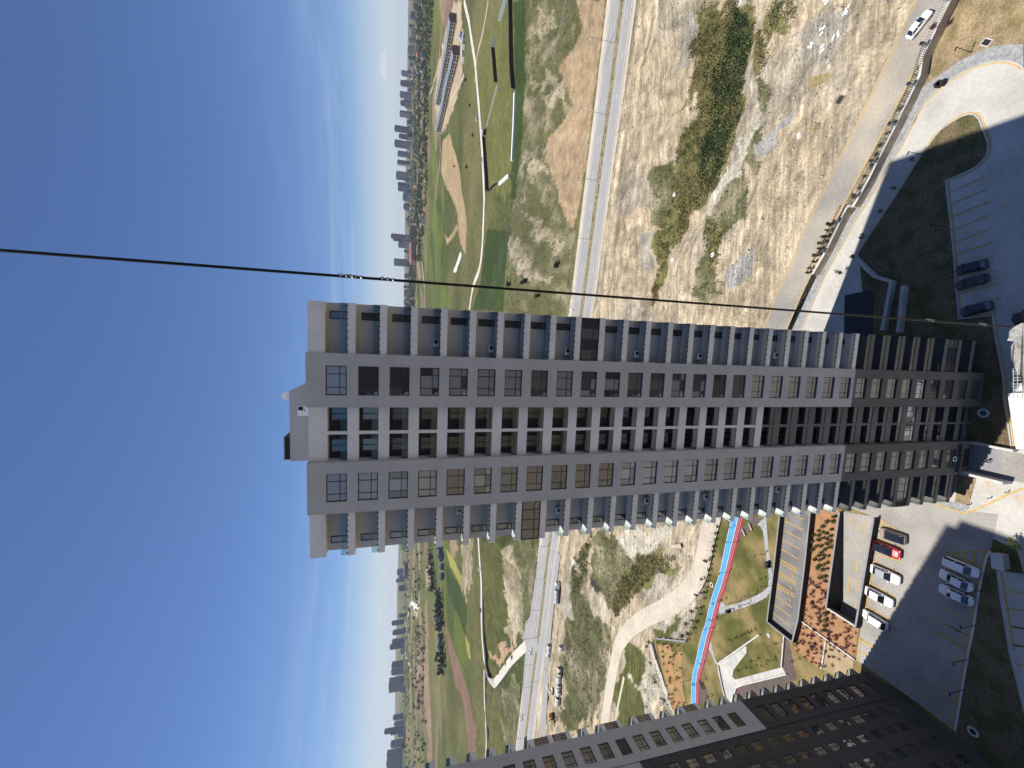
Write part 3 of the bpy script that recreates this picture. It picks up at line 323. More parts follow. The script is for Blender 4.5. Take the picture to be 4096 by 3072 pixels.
'lines': [[(-25.61,59.58),(-26.69,56.49)],[(-29.44,59.77),(-30.01,55.28)],[(-32.84,59.97),(-32.33,55.54)],[(-34.3,60.36),(-34.75,55.88)],[(-39.11,60.87),(-39.64,56.41)],[(-44.02,61.55),(-44.46,57.02)],[(-51.12,62.39),(-51.47,59.42)],[(-25.98,58.78),(-27.09,58.93)],[(-26.38,57.62),(-26.76,57.69)],[(-27.07,59.64),(-27.04,58.77)],[(-27.08,59.67),(-32.94,60.21)],[(-32.94,60.21),(-38.66,60.88)],[(-38.66,60.88),(-44.34,61.63)],[(-44.34,61.63),(-47.39,62.02)],[(-50.9,62.43),(-55.85,62.97)],[(-51.37,62.6),(-51.71,57.82)],[(-53.75,62.57),(-54.12,58.18)],[(-56.2,61.69),(-56.42,58.46)],[(-57.09,52.4),(-57.77,47.75)],[(-28.17,49.01),(-25.62,43.56)],[(-28.73,44.53),(-28.31,46.7)],[(-28.31,46.7),(-28.17,49.01)],[(-27.21,46.6),(-28.31,46.7)],[(-26.57,45.37),(-28.56,45.52)],[(-31.1,44.72),(-30.64,49.29)],[(-35.9,45.17),(-35.59,49.61)],[(-38.36,45.58),(-37.88,50.21)],[(-40.9,45.83),(-40.2,50.37)],[(-43.23,46.32),(-42.68,50.66)],[(-40.74,45.76),(-40.59,48.9)],[(-43.16,46.18),(-42.53,50.61)],[(-45.73,46.55),(-45.3,49.09)],[(-52.82,47.28),(-52.39,51.86)],[(-55.21,47.6),(-54.78,52.03)],[(-30.57,77.08),(-30.82,75.08)],[(-32.71,80.13),(-33.24,75.35)],[(-35.08,80.36),(-35.68,75.63)],[(-37.55,80.69),(-38.08,76.01)],[(-40.01,80.93),(-40.59,76.29)],[(-52.32,82.37),(-52.85,77.71)],[(-54.65,82.64),(-55.18,77.95)],[(-56.96,82.89),(-57.55,78.25)],[(-30.83,79.86),(-42.65,81.35)],[(-42.65,81.35),(-58.99,83.22)],[(-42.62,81.16),(-43.16,76.5)],[(-43.16,76.5),(-43.97,76.55)],[(-43.97,76.55),(-43.49,81.29)],[(-42.68,80.58),(-43.52,80.99)],[(-42.77,79.85),(-43.6,80.25)],[(-42.85,79.14),(-43.67,79.51)],[(-42.94,78.43),(-43.75,78.79)],[(-43.02,77.73),(-43.82,78.08)],[(-43.1,77.04),(-43.89,77.37)],[(-45.04,78.31),(-45.1,77.65)],[(-45.1,77.65),(-45.25,77.37)],[(-45.15,77.93),(-44.8,77.59)],[(-45.25,77.37),(-45.51,77.58)],[(-45.51,77.58),(-45.37,77.8)],[(-45.84,81.55),(-46.25,76.86)],[(-46.25,76.86),(-47.06,76.91)],[(-47.06,76.91),(-46.73,81.68)],[(-45.89,80.97),(-46.75,81.38)],[(-45.96,80.23),(-46.8,80.63)],[(-46.02,79.51),(-46.85,79.89)],[(-46.08,78.8),(-46.91,79.16)],[(-46.14,78.09),(-46.96,78.45)],[(-46.2,77.4),(-47.01,77.74)],[(-48.19,78.68),(-48.23,78.02)],[(-48.23,78.02),(-48.37,77.73)],[(-48.29,78.3),(-47.92,77.96)],[(-48.37,77.73),(-48.64,77.94)],[(-48.64,77.94),(-48.5,78.17)],[(-49.09,81.95),(-49.36,77.22)],[(-49.36,77.22),(-50.18,77.27)],[(-50.18,77.27),(-49.99,82.07)],[(-49.13,81.36),(-50,81.77)],[(-49.17,80.62),(-50.03,81.02)],[(-49.21,79.89),(-50.06,80.27)],[(-49.25,79.17),(-50.09,79.54)],[(-49.29,78.46),(-50.12,78.82)],[(-49.33,77.76),(-50.14,78.1)],[(-51.36,79.05),(-51.38,78.38)],[(-51.38,78.38),(-51.52,78.1)],[(-51.45,78.67),(-51.07,78.32)],[(-51.52,78.1),(-51.79,78.31)],[(-51.79,78.31),(-51.66,78.53)],[(34.31,49.23),(34.95,44.78)],[(32.19,49.03),(32.8,44.6)],[(29.94,48.88),(30.64,44.36)],[(27.68,48.68),(28.41,44.2)],[(25.46,48.47),(26.14,44)],[(23.27,48.27),(23.92,43.8)],[(21.43,44.96),(21.7,43.43)],[(19.24,44.4),(19.33,43.36)],[(16.39,47.72),(17.07,43.13)],[(14.68,44.25),(14.72,42.85)],[(-31.13,41.77),(-30.66,39.84)],[(-33.88,41.64),(-33.25,39.81)],[(-36.4,41.13),(-35.97,39.79)],[(-39.13,40.91),(-38.63,39.76)],[(-28.4,42.3),(-39.82,40.8)],[(-36.31,41.04),(-36,39.79)],[(-39.06,40.77),(-38.71,39.76)],[(-41.77,40.36),(-41.49,39.73)]],
'slab': [(0.397,1.505),(0.397,1.54),(0.398,1.548),(0.386,1.564),(0.378,1.578),(0.355,1.595),(0.321,1.598),(0.302,1.608),(0.295,1.584),(0.266,1.597),(0.241,1.59),(0.191,1.586),(0.147,1.582),(0.107,1.565),(0.092,1.548),(0.024,1.546),(-0.019,1.536),(-0.07,1.501)],
'clips': (91.677,91.646,91.533,88.633,88.196)}
HIGHWAY = [(-1600,670),(-600,384),(-274,292.5),(-212.9,275.5),(-150,257.5),(-96.4,243.2),(39.2,201.1),(73.2,191.1),(101.8,182.8),(133,173.4),(170.4,163.2),(420,96),(1300,-140)]
CREEK = [(-330,235),(-250,215),(-169,190),(-127,177),(-97,165),(-84,155),(-64,134),(-53,129),(-20,140),(32,143.5),(46,138),(57,128),(67,118),(80,111),(99,106.5),(120,106),(180,92),(300,60)]
OROAD = [(150,4),(120,21),(73,48.5),(62,55),(52,61),(41,68),(30,74),(20,79.5),(-10,94),(-43,105),(-51,107),(-59,109.5),(-67,114.5),(-76,123),(-87,136),(-97,146.6),(-105.6,153.7),(-113.6,158.3),(-135,164.5),(-156,169),(-220,182)]
# ---- ground height ---------------------------------------------------------
def _hash(ix, iy, s):
    n = (ix*374761393 + iy*668265263 + s*1442695041) & 0xffffffff
    n = ((n ^ (n >> 13))*1274126177) & 0xffffffff
    return ((n ^ (n >> 16)) & 0xffff)/65535.0
def vnoise(x, y, s=0):
    x = np.asarray(x, float); y = np.asarray(y, float)
    ix = np.floor(x).astype(np.int64); iy = np.floor(y).astype(np.int64)
    fx = x-ix; fy = y-iy; fx = fx*fx*(3-2*fx); fy = fy*fy*(3-2*fy)
    a = _hash(ix, iy, s); b = _hash(ix+1, iy, s); c = _hash(ix, iy+1, s); d = _hash(ix+1, iy+1, s)
    return (a*(1-fx)+b*fx)*(1-fy)+(c*(1-fx)+d*fx)*fy
def fbm(x, y, s=0, o=4):
    t = 0; a = .5
    for k in range(o):
        t = t+a*vnoise(x*2**k, y*2**k, s+k*7); a *= .5
    return t
def sstep(a, b, x):
    t = np.clip((x-a)/(b-a), 0, 1); return t*t*(3-2*t)
def pl_dist(x, y, pl):
    """distance to a polyline and the signed side (left of travel > 0)"""
    best = np.full(np.shape(x), 1e18); side = np.zeros(np.shape(x))
    for (ax, ay), (bx, by) in zip(pl[:-1], pl[1:]):
        dx, dy = bx-ax, by-ay
        t = np.clip(((x-ax)*dx+(y-ay)*dy)/(dx*dx+dy*dy), 0, 1)
        qx = x-ax-t*dx; qy = y-ay-t*dy
        d2 = qx*qx+qy*qy
        m = d2 < best
        best = np.where(m, d2, best)
        side = np.where(m, np.sign(dx*(y-ay)-dy*(x-ax)), side)
    return np.sqrt(best), side
PROF_R = [0, 200, 387, 683, 1158, 1725, 2373, 3800, 6500, 12000]
PROF_Z = [15, 15, 17, 20, 30, 40, 48, 57, 78, 70]
def height(x, y):
    x = np.asarray(x, float); y = np.asarray(y, float)
    r = np.hypot(x, y)
    dh, sh = pl_dist(x, y, HIGHWAY)
    far = dh*sh
    prof = np.interp(r, PROF_R, PROF_Z)
    az = np.arctan2(x, y)
    prof = prof+sstep(2500, 6500, r)*(18*(fbm(az*9+3, r*0+.5, 5, 3)-.5)+sstep(.05, -.7, az)*46)
    spur = 46*(fbm(x/70, y/70, 11, 2)-.45)
    hf = prof*sstep(22, 105, far+spur*sstep(20, 60, far))
    hf = hf+sstep(60, 160, far)*(fbm(x/130, y/130, 3, 3)-.45)*7*np.clip(r/500, .4, 3)
    rg2 = (1-2*np.abs(fbm(x/30, y/30, 23, 3)-.45))**2
    hf = hf+sstep(25, 50, far)*sstep(105, 70, far)*(rg2-.6)*5
    dc, _ = pl_dist(x, y, CREEK)
    dc = dc+8*(vnoise(x/14, y/14, 21)-.5)
    dr, _ = pl_dist(x, y, OROAD)
    zr = .3+1.6*sstep(-30, 30, x)
    hn = -.5-4.6*np.exp(-(dc/15)**2)+(fbm(x/18, y/18, 8, 3)-.45)*1.6
    rdg = 1-2*np.abs(fbm(x/11, y/11, 17, 3)-.45)
    hn = hn+(rdg**3-.5)*1.5+(vnoise(x/2.6, y/2.6, 19)-.5)*.35
    hn = hn*sstep(8, 30, dr)+(zr-.06)*(1-sstep(8, 30, dr))
    hn = hn*sstep(9, 30, dh)-.15*(1-sstep(9, 30, dh))
    h = np.where(far > 0, hf-.15*(1-sstep(20, 40, far)), hn)
    h = h*sstep(10.5, 16, dh)-.15*(1-sstep(10.5, 16, dh))
    hb = np.interp(-y, [-20, 60, 400], [0, 0, -6])     # behind the camera: plain ground
    return np.where(y < 20, hb*sstep(0, 1, 1), h)
# ---------------------------------------------------------------- terrain
A = DATA['A']; LP = DATA['L']
PAD = [(104., 24.5), *A['wall_r'], (12., 83.), (-15., 93.), *A['fence_l'], *reversed(A['leftwall']), *A['stepwall'], (-128., 96.), (-122., 40.), (-118., -60.), (104., -60.)]
TCOL = dict(plough=(.43,.315,.19,0,.35), scrub=(.30,.26,.165,.55,.3), paleslope=(.46,.40,.28,.3,.3), darkgreen=(.052,.078,.024,0,.25), wheat=(.41,.30,.17,.0,.25), brightgreen=(.12,.15,.034,0,.3),
 sand=(.52,.41,.28,.05,.3), olive2=(.155,.16,.052,.1,.3), soil=(.32,.24,.17,0,.2), white=(.78,.77,.74,0,.3), yellow=(.33,.31,.085,.05,.3), brownsoil=(.25,.155,.11,0,.2), orange=(.50,.33,.20,.15,.3), green=(.115,.12,.04,.2,.35),
 creekveg=(.22,.195,.075,.45,.4), creekdark=(.055,.075,.026,.3,.4), chalk=(.60,.545,.43,.18,.35), greydirt=(.43,.39,.315,.15,.3), bluedirt=(.40,.38,.345,.05,.3), mud=(.33,.26,.13,0,.3), dark=(.07,.06,.05,0,.2), shrubs=(.24,.22,.10,.55,.4), chalkscrub=(.52,.475,.37,.4,.35), soilpatch=(.30,.21,.16,0,.2))
def build_terrain():
    az = np.radians(np.concatenate([np.arange(-53, 53.01, .165), np.arange(56, 305, 4.)])); na = len(az)
    r = [14.]
    while r[-1] < 9200: r.append(r[-1]*(1.0088 if r[-1] < 2600 else 1.02)+(.2 if r[-1] < 40 else 0))
    r = np.array(r); nr = len(r)
    Rg, Ag = np.meshgrid(r, az, indexing='ij')
    x = Rg*np.sin(Ag); y = Rg*np.cos(Ag); z = height(x, y)
    ins = inside(x, y, PAD); near = np.hypot(x, y) < 190
    d, _ = pl_dist(x, y, PAD+[PAD[0]]); ins |= near & (d < .45)
    z = np.where(ins, np.minimum(z, -.5), z)
    # colours
    dh, sh = pl_dist(x, y, HIGHWAY); far = dh*sh
    wx = x+(fbm(x/9, y/9, 31, 3)-.45)*np.clip(Rg*.09, 1, 30); wy = y+(fbm(x/9, y/9, 47, 3)-.45)*np.clip(Rg*.09, 1, 30)
    C = np.zeros((nr, na, 3)); veg = np.zeros((nr, na)); 
    f1 = fbm(x/160, y/160, 61, 4)[..., None]; f2 = fbm(x/38, y/38, 66, 4)[..., None]
    g0 = np.array((.085, .10, .032)); g1 = np.array((.17, .155, .066)); t = np.clip((f1-.33)/.28, 0, 1)
    C[:] = g0*(1-t)+g1*t; veg[:] = .12
    s0 = np.array((.56, .455, .305)); s1 = np.array((.49, .41, .29)); t = np.clip((f2-.35)/.25, 0, 1)
    nm = far < 0; C[nm] = (s0*(1-t)+s1*t)[nm]; veg[nm] = .10
    ca, sa = math.cos(-.27), math.sin(-.27); uu = x*ca+y*sa; vv = -x*sa+y*ca
    st1 = fbm(uu/46, vv/2.6, 81, 3); st2 = fbm(uu/9, vv/1.3, 86, 3); gp = fbm(x/26, y/26, 88, 3)
    ca, sa = math.cos(-.52), math.sin(-.52); u2 = x*ca+y*sa; v2 = -x*sa+y*ca; st3 = fbm(u2/12, v2/.9, 83, 3)
    wn = sstep(60, 15, dh); mixs = (wn*(st1-.45)*2.4+(1-wn)*((st3-.45)*1.3+(st2-.45)*.8))[..., None]
    gk = sstep(.5, .62, gp)[..., None]
    C[nm] = (C*(1-gk*.4)+np.array((.42, .395, .345))*gk*.4)[nm]; C[nm] = (C*(1+.75*mixs))[nm]
    dk = (fbm(x/5, y/5, 93, 4) > .60) & nm; C[dk] *= .78
    city = (Rg > 1500) & (far > 0); C[city] *= .82
    order = ['scrub','paleslope','olive2','green','sand','plough','darkgreen','wheat','brightgreen','yellow','brownsoil','soil','soilpatch','orange','greydirt','creekveg','shrubs','chalk','chalkscrub','bluedirt','creekdark','mud','dark','white']
    crisp = {'plough','darkgreen','wheat','brightgreen','brownsoil','soil','yellow','dark','white','mud'}
    first = ['scrub']; rg2 = (1-2*np.abs(fbm(x/30, y/30, 23, 3)-.45))**2; scn = .34+.34*(rg2-.72)+.55*(fbm(x/9, y/9, 78, 4)-.36)
    for n in order:
        if n not in DATA['Z']: continue
        c = TCOL[n]
        for poly in DATA['Z'][n]:
            P = np.array(poly); lo = P.min(0)-30; hi = P.max(0)+30
            bb = (x > lo[0]) & (x < hi[0]) & (y > lo[1]) & (y < hi[1])
            if n in crisp: qx = (x*.85+wx*.15)[bb]; qy = (y*.85+wy*.15)[bb]
            else: qx = wx[bb]; qy = wy[bb]
            k = inside(qx, qy, poly); idx = np.where(bb)
            ii = (idx[0][k], idx[1][k]); C[ii] = np.array(c[:3]); veg[ii] = c[3]
            if n in ('scrub', 'shrubs', 'paleslope') and c is not None:
                tt = np.clip((scn[ii]-.36)/.2, 0, 1)[:, None]; lo_ = np.array((.16, .155, .075)) if n != 'paleslope' else np.array((.36, .31, .20)); hi_ = np.array((.33, .285, .18)) if n != 'paleslope' else np.array((.50, .43, .30)); C[ii] = lo_*(1-tt)+hi_*tt; veg[ii] = (.62 if n != 'paleslope' else .4)-.3*tt[:, 0]
    parc = (far > 240) & (Rg > 480) & (np.abs(C-(g0*(1-np.clip((f1-.33)/.28, 0, 1))+g1*np.clip((f1-.33)/.28, 0, 1))).sum(-1) < .12) & ((az[None, :] < -.05) | (Rg > 800))
    u_ = (wx*.8+wy*.6)/190; v_ = (-wx*.6+wy*.8)/70; hsh = _hash(np.floor(u_+.35*vnoise(v_*.5, u_*.2, 4)).astype(np.int64), np.floor(v_).astype(np.int64), 9)
    for lo, hi, c in ((0, .12, (.30, .22, .14)), (.12, .24, (.14, .17, .045)), (.24, .34, (.24, .165, .12)), (.34, .5, (.11, .125, .04)), (.5, .62, (.20, .18, .075)), (.62, .72, (.085, .11, .034))):
        k = parc & (hsh >= lo) & (hsh < hi); C[k] = np.array(c)
    C *= (1+.34*(f2-.45)*1.6)
    C *= (.78+.46*fbm(x/4.5, y/4.5, 71, 4)[..., None])
    V = np.stack([x, y, z], -1).reshape(-1, 3)
    i = np.arange(nr-1)[:, None]; j = np.arange(na)[None, :]; j2 = (j+1) % na
    Q = np.stack([i*na+j+0*i, i*na+j2, (i+1)*na+j2, (i+1)*na+j], -1).reshape(-1, 4)[:, ::-1]
    dead = ins.ravel()[Q].all(1); Q = Q[~dead]
    me = np_mesh('terrain', V, Q, None, True)
    a = me.attributes.new('soil', 'FLOAT_COLOR', 'POINT'); a.data.foreach_set('color', np.concatenate([np.clip(C*.82, .01, .9).reshape(-1, 3), np.ones((nr*na, 1))], 1).astype(np.float32).ravel())
    a = me.attributes.new('scrub', 'FLOAT', 'POINT'); a.data.foreach_set('value', veg.astype(np.float32).ravel())
    a = me.attributes.new('streak', 'FLOAT', 'POINT'); a.data.foreach_set('value', np.where(nm, 1., .35).astype(np.float32).ravel())
    m = bpy.data.materials.new('ground_cover'); m.use_nodes = True; t = m.node_tree; ns = t.nodes; lk = t.links; b = ns['Principled BSDF']; b.inputs['Roughness'].default_value = .97; b.inputs['Specular IOR Level'].default_value = .1
    at = ns.new('ShaderNodeAttribute'); at.attribute_name = 'soil'; av = ns.new('ShaderNodeAttribute'); av.attribute_name = 'scrub'
    tc = ns.new('ShaderNodeTexCoord')
    def noise(s, det, rg=.55):
        n = ns.new('ShaderNodeTexNoise'); n.inputs['Scale'].default_value = s; n.inputs['Detail'].default_value = det; n.inputs['Roughness'].default_value = rg; lk.new(tc.outputs['Object'], n.inputs[0]); return n
    n1 = noise(.22, 6); n2 = noise(1.6, 4)
    ad = ns.new('ShaderNodeMath'); ad.operation = 'ADD'; lk.new(n1.outputs['Fac'], ad.inputs[0]); lk.new(n2.outputs['Fac'], ad.inputs[1])
    rr = ns.new('ShaderNodeMapRange'); rr.inputs[1].default_value = .7; rr.inputs[2].default_value = 1.3; rr.inputs[3].default_value = .58; rr.inputs[4].default_value = 1.38; lk.new(ad.outputs[0], rr.inputs[0])
    mul = ns.new('ShaderNodeMixRGB'); mul.blend_type = 'MULTIPLY'; mul.inputs[0].default_value = 1; lk.new(at.outputs['Color'], mul.inputs[1]); lk.new(rr.outputs[0], mul.inputs[2])
    ast = ns.new('ShaderNodeAttribute'); ast.attribute_name = 'streak'; cur_ = mul.outputs[0]
    for rot, sc_, sd_ in ((-.27, (.035, .75, .3), 0), (-.55, (.10, 1.5, .3), 7)):
        mpp = ns.new('ShaderNodeMapping'); mpp.inputs['Rotation'].default_value = (0, 0, -rot); mpp.inputs['Scale'].default_value = sc_; mpp.inputs['Location'].default_value = (sd_, sd_, 0); lk.new(tc.outputs['Object'], mpp.inputs[0])
        sn = ns.new('ShaderNodeTexNoise'); sn.inputs['Scale'].default_value = 1; sn.inputs['Detail'].default_value = 5; sn.inputs['Distortion'].default_value = .6; lk.new(mpp.outputs[0], sn.inputs[0])
        rs = ns.new('ShaderNodeMapRange'); rs.inputs[1].default_value = .32; rs.inputs[2].default_value = .68; rs.inputs[3].default_value = .77; rs.inputs[4].default_value = 1.18; lk.new(sn.outputs['Fac'], rs.inputs[0])
        mm_ = ns.new('ShaderNodeMixRGB'); mm_.blend_type = 'MULTIPLY'; lk.new(ast.outputs['Fac'], mm_.inputs[0]); lk.new(cur_, mm_.inputs[1]); lk.new(rs.outputs[0], mm_.inputs[2]); cur_ = mm_.outputs[0]
    n3 = noise(1.15, 5, .7)
    th = ns.new('ShaderNodeMath'); th.operation = 'MULTIPLY_ADD'; th.inputs[1].default_value = -.26; th.inputs[2].default_value = .66; lk.new(av.outputs['Fac'], th.inputs[0])
    sb = ns.new('ShaderNodeMath'); sb.operation = 'SUBTRACT'; lk.new(n3.outputs['Fac'], sb.inputs[0]); lk.new(th.outputs[0], sb.inputs[1])
    r3 = ns.new('ShaderNodeMapRange'); r3.inputs[1].default_value = 0; r3.inputs[2].default_value = .05; lk.new(sb.outputs[0], r3.inputs[0])
    mg = ns.new('ShaderNodeMixRGB'); lk.new(r3.outputs[0], mg.inputs[0]); lk.new(cur_, mg.inputs[1]); mg.inputs[2].default_value = (.085, .092, .038, 1)
    lk.new(mg.outputs[0], b.inputs['Base Color'])
    bp = ns.new('ShaderNodeBump'); bp.inputs['Strength'].default_value = .55; bp.inputs['Distance'].default_value = .9; lk.new(ad.outputs[0], bp.inputs['Height']); lk.new(bp.outputs[0], b.inputs['Normal'])
    MAT['ground_cover'] = m; me.materials.append(m)
    o = mkobj('terrain', me, None); tag(o, kind='structure')
build_terrain()
H1 = lambda x, y: float(height(x, y))
# ---------------------------------------------------------------- roads outside the estate
def dense(pl, step):
    out = []
    for a, b in zip(pl[:-1], pl[1:]):
        n = max(1, int(math.dist(a, b)/step))
        out += [(a[0]+(b[0]-a[0])*k/n, a[1]+(b[1]-a[1])*k/n) for k in range(n)]
    return out+[tuple(pl[-1])]
def strip(name, pl, l, r, z, m, kind='structure', parent=None):
    zf = z if callable(z) else (lambda x, y: z)
    o = ribbon_mb(pl, l, r, zf).build(name, m, parent)
    if not parent: o['kind'] = kind
    return o
HWS = smooth_pl(HIGHWAY[1:-1], 8)
mat('median_soil', (.30, .25, .16), .95, .4, .2, 3, .2, col2=(.13, .13, .05), c2scale=.5, c2lo=.5, c2hi=.6)
hw = strip('highway', HWS, 17, -14, -.10, 'shoulder')
strip('median', HWS, 2.0, -2.0, -.07, 'median_soil')
strip('carriageway', HWS, 12.6, 2.2, -.06, 'asphalt_hw'); strip('carriageway', HWS, -2.2, -12.2, -.06, 'asphalt_hw')
def lane(pl, off, wd, z, m, parent, dash=None, gap=None, name='lane_marking'):
    p = offset_pl(pl, off); mb = MB(); p = dense(p, 1.5)
    if dash is None: ribbon_mb(p, wd/2, -wd/2, lambda x, y: z, mb)
    else:
        L = 0; seg = []
        for a, b in zip(p[:-1], p[1:]):
            if L % (dash+gap) < dash: seg.append(a); 
            else:
                if len(seg) > 1: ribbon_mb(seg, wd/2, -wd/2, lambda x, y: z, mb)
                seg = []
            L += math.dist(a, b)
    return mb.build(name, m, parent)
VIS = [p for p in HWS if -330 < p[0] < 240]
for o_ in (7.6, -7.2): lane(VIS, o_, .32, -.03, 'paint_white', hw, 6, 9)
for o_ in (4.3, 11.2, -4.2, -10.6): lane(VIS, o_, .3, -.03, 'paint_white', hw) if o_ not in (4.3,) else lane(VIS, o_, .3, -.03, 'paint_white', hw, 6, 9)
for o_ in (2.5, -2.5): lane(VIS, o_, .2, -.03, 'paint_cream', hw)
lane(VIS, -12.0, .45, -.03, 'paint_cream', hw)
# widened junction on the far side, left
jl = [p for p in HWS if -300 < p[0] < -110]
strip('slip_lane', smooth_pl([(-300, 309), (-250, 295.), (-205, 287.5), (-150, 270.5), (-110, 257)], 6), 5.5, -4.5, -.05, 'asphalt_hw')
strip('junction_mouth', [(-172, 268), (-185, 281), (-196, 293)], 9, -13, -.035, 'asphalt_hw')
strip('merge_lane', smooth_pl([(-100, 230.5), (-150, 243), (-200, 249), (-250, 255), (-300, 272)], 6), 4.5, -4.2, -.04, 'asphalt_hw')
def draped(name, pl, wd, m, up=.25, step=5):
    p = dense(smooth_pl(pl, 5), step)
    hs = [max(H1(*q) for q in (p[i], offset_pl(p, wd/2)[i], offset_pl(p, -wd/2)[i])) if len(p) < 2 else 0 for i in range(len(p))]
    A_ = np.array(offset_pl(p, wd/2)); B_ = np.array(offset_pl(p, -wd/2)); C_ = np.array(p)
    z = np.maximum(np.maximum(height(A_[:, 0], A_[:, 1]), height(B_[:, 0], B_[:, 1])), height(C_[:, 0], C_[:, 1]))
    z = np.convolve(np.pad(z, 2, mode='edge'), np.ones(5)/5, 'valid')+up
    mb = MB()
    for i in range(len(p)-1):
        mb.quad((*A_[i], z[i]), (*B_[i], z[i]), (*B_[i+1], z[i+1]), (*A_[i+1], z[i+1]))
        for S, sg in ((A_, 1), (B_, -1)):
            q = [(*S[i], z[i]), (*S[i], z[i]-1.2), (*S[i+1], z[i+1]-1.2), (*S[i+1], z[i+1])]
            mb.quad(*(q if sg < 0 else q[::-1]))
    o = mb.build(name, m); o['kind'] = 'structure'; return o
RD = DATA['R']
draped('dirt_road', RD['white_r'], 7.5, 'white_road', .2); draped('dirt_road', RD['tan_r'], 5, 'tan_road', .4); draped('dirt_road', RD['far_r'], 9, 'white_road', .8, 15)
draped('dirt_road', RD['site_r'], 6, 'tan_road', .6, 10); draped('dirt_road', RD['front_r'], 6, 'tan_road', .6, 10)
draped('dirt_road', RD['white_l'], 7, 'white_road', .2); draped('dirt_track', RD['track_l'], 4, 'white_road', .2); draped('dirt_road', RD['far_l'], 8, 'tan_road', .8, 15); draped('dirt_road', RD['far_l2'], 14, 'white_road', 1., 25); draped('dirt_road', RD['far_l3'], 10, 'tan_road', 1., 25); draped('dirt_track', RD['trail'], 1.2, 'gravel_road', .1, 2)
# road along the estate, asphalt on the right, gravel on the left
zr = lambda x, y: .3+1.6*float(sstep(-30, 30, x))
OS = smooth_pl(OROAD, 8)
oa = [p for p in OS if p[0] > -18]; og = [p for p in OS if p[0] < -15]
road = strip('estate_road', oa, 3.4, -3.4, lambda x, y: zr(x, y)+.05, 'asphalt_road'); strip('gravel_road', dense(og, 3), 3.1, -3.1, lambda x, y: max(zr(x, y), H1(x, y)+.12)+.06, 'gravel_road')
ln = ribbon_mb(oa, 3.25, 3.05, lambda x, y: zr(x, y)+.06); ln.build('edge_line', 'paint_yellow', road)
ln = ribbon_mb(oa, -2.95, -3.15, lambda x, y: zr(x, y)+.06); ln.build('edge_line', 'paint_yellow', road)
# ---------------------------------------------------------------- the estate platform
def shrink(pl): return pl
RT = A['ramp_top']          # far-top, far-bottom, near-bottom, near-top corners of the garage ramp
sheet('estate_ground', PAD, 0, 'park_lawn', holes=[RT])
CONC = [(-8., 87.), (9., 79.), *A['drive_outer'], (62, 30), (104, 18), (104, -59.5), (-117, -59.5), (-121, 30), (-60, 33), (-24.5, 40.6), (-22.2, 47.5), (-19, 50), (-20, 60), (-12, 74), (10, 76)]
drive = sheet('concrete_drive', CONC, .02, 'concrete')
A['cobble_outer'] = [(-6., 91.), (10., 82.5)]+list(A['cobble_outer']); A['drive_outer'] = [(-8., 87.), (9., 79.)]+list(A['drive_outer'])
sheet('cobbled_pavement', A['cobble_outer']+list(reversed(A['drive_outer'])), .12, 'cobble')
dry = [(104, 24.8), *A['wall_r'][:7], *A['cobble_outer'][10:], (75, 32)]
sheet('dry_verge', dry, .06, 'dry_lawn')
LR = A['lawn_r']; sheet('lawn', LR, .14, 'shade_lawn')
def kerb(name, pl, m='coping_white', wd=.18, z0=-.02, z1=.17, closed=False):
    o = wall_mb(pl, wd, z0, z1, closed=closed).build(name, m); return tag(o, kind='structure')
kerb('kerb', LR[:40], 'concrete_wall'); kerb('kerb', A['drive_outer'], 'concrete_wall')
def paint(name, pl, wd, z, m='paint_yellow', parent=None):
    o = ribbon_mb(pl, wd/2, -wd/2, lambda x, y: z).build(name, m, parent)
    if not parent: o['kind'] = 'structure'
    return o
kl = LR[:22]
paint('kerb_line', offset_pl(LR[:40], .28 if 0 else -.3) if 0 else offset_pl(LR[:40], .3), .17, .03)
paint('kerb_line', offset_pl(A['drive_outer'], -.27), .16, .03)
asph = sheet('parking_asphalt', A['asphalt'], .035, 'asphalt')
sheet('entrance_path', A['entry'], .05, 'entry_grey'); sheet('entrance_asphalt', A['entry2'], .05, 'asphalt')
sheet('front_garden', A['garden_f'], .12, 'dry_lawn'); sheet('corner_pavement', A['corner_pave'], .10, 'cobble')
paint('kerb_line', A['kerb_y'], .2, .055)
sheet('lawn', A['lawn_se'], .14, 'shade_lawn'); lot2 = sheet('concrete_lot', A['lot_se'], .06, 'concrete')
kerb('kerb', [A['asphalt'][i] for i in range(7, 15)], 'coping_white', .3)
paint('kerb_line', offset_pl([A['asphalt'][i] for i in range(7, 15)], -.45), .16, .045)
# left park
sheet('stone_path', A['path1'], .03, 'path_stone'); sheet('stone_path', A['path2'], .03, 'path_stone'); sheet('stone_plaza', A['plaza'], .04, 'plaza_stone')
mat('paver_red', (.17, .10, .095), .9, .5, .15); mat('paver_green', (.085, .11, .085), .9, .5, .15)
def pavers(poly):
    """striped block paving laid in courses"""
    P = np.array(poly); base = sheet('block_paving', poly, .03, 'paver_red'); ang = .55; c, s = math.cos(ang), math.sin(ang)
    mb = MB(); cx, cy = P.mean(0)
    for k in range(-22, 22, 2):
        pts = [(cx+c*t-s*k*.62, cy+s*t+c*k*.62) for t in np.arange(-16, 16, .4)]
        pa = np.array(pts); okk = inside(pa[:, 0], pa[:, 1], poly)
        for i in range(len(pts)-1):
            if okk[i] and okk[i+1]:
                (x0, y0), (x1, y1) = pts[i], pts[i+1]; ox, oy = -s*.5, c*.5
                mb.quad((x0, y0, .036), (x1, y1, .036), (x1+ox, y1+oy, .036), (x0+ox, y0+oy, .036))
    if mb.f: mb.build('paving_course', 'paver_green', base)
for k in ('pavers1', 'pavers2', 'pavers3'): pavers(A[k])
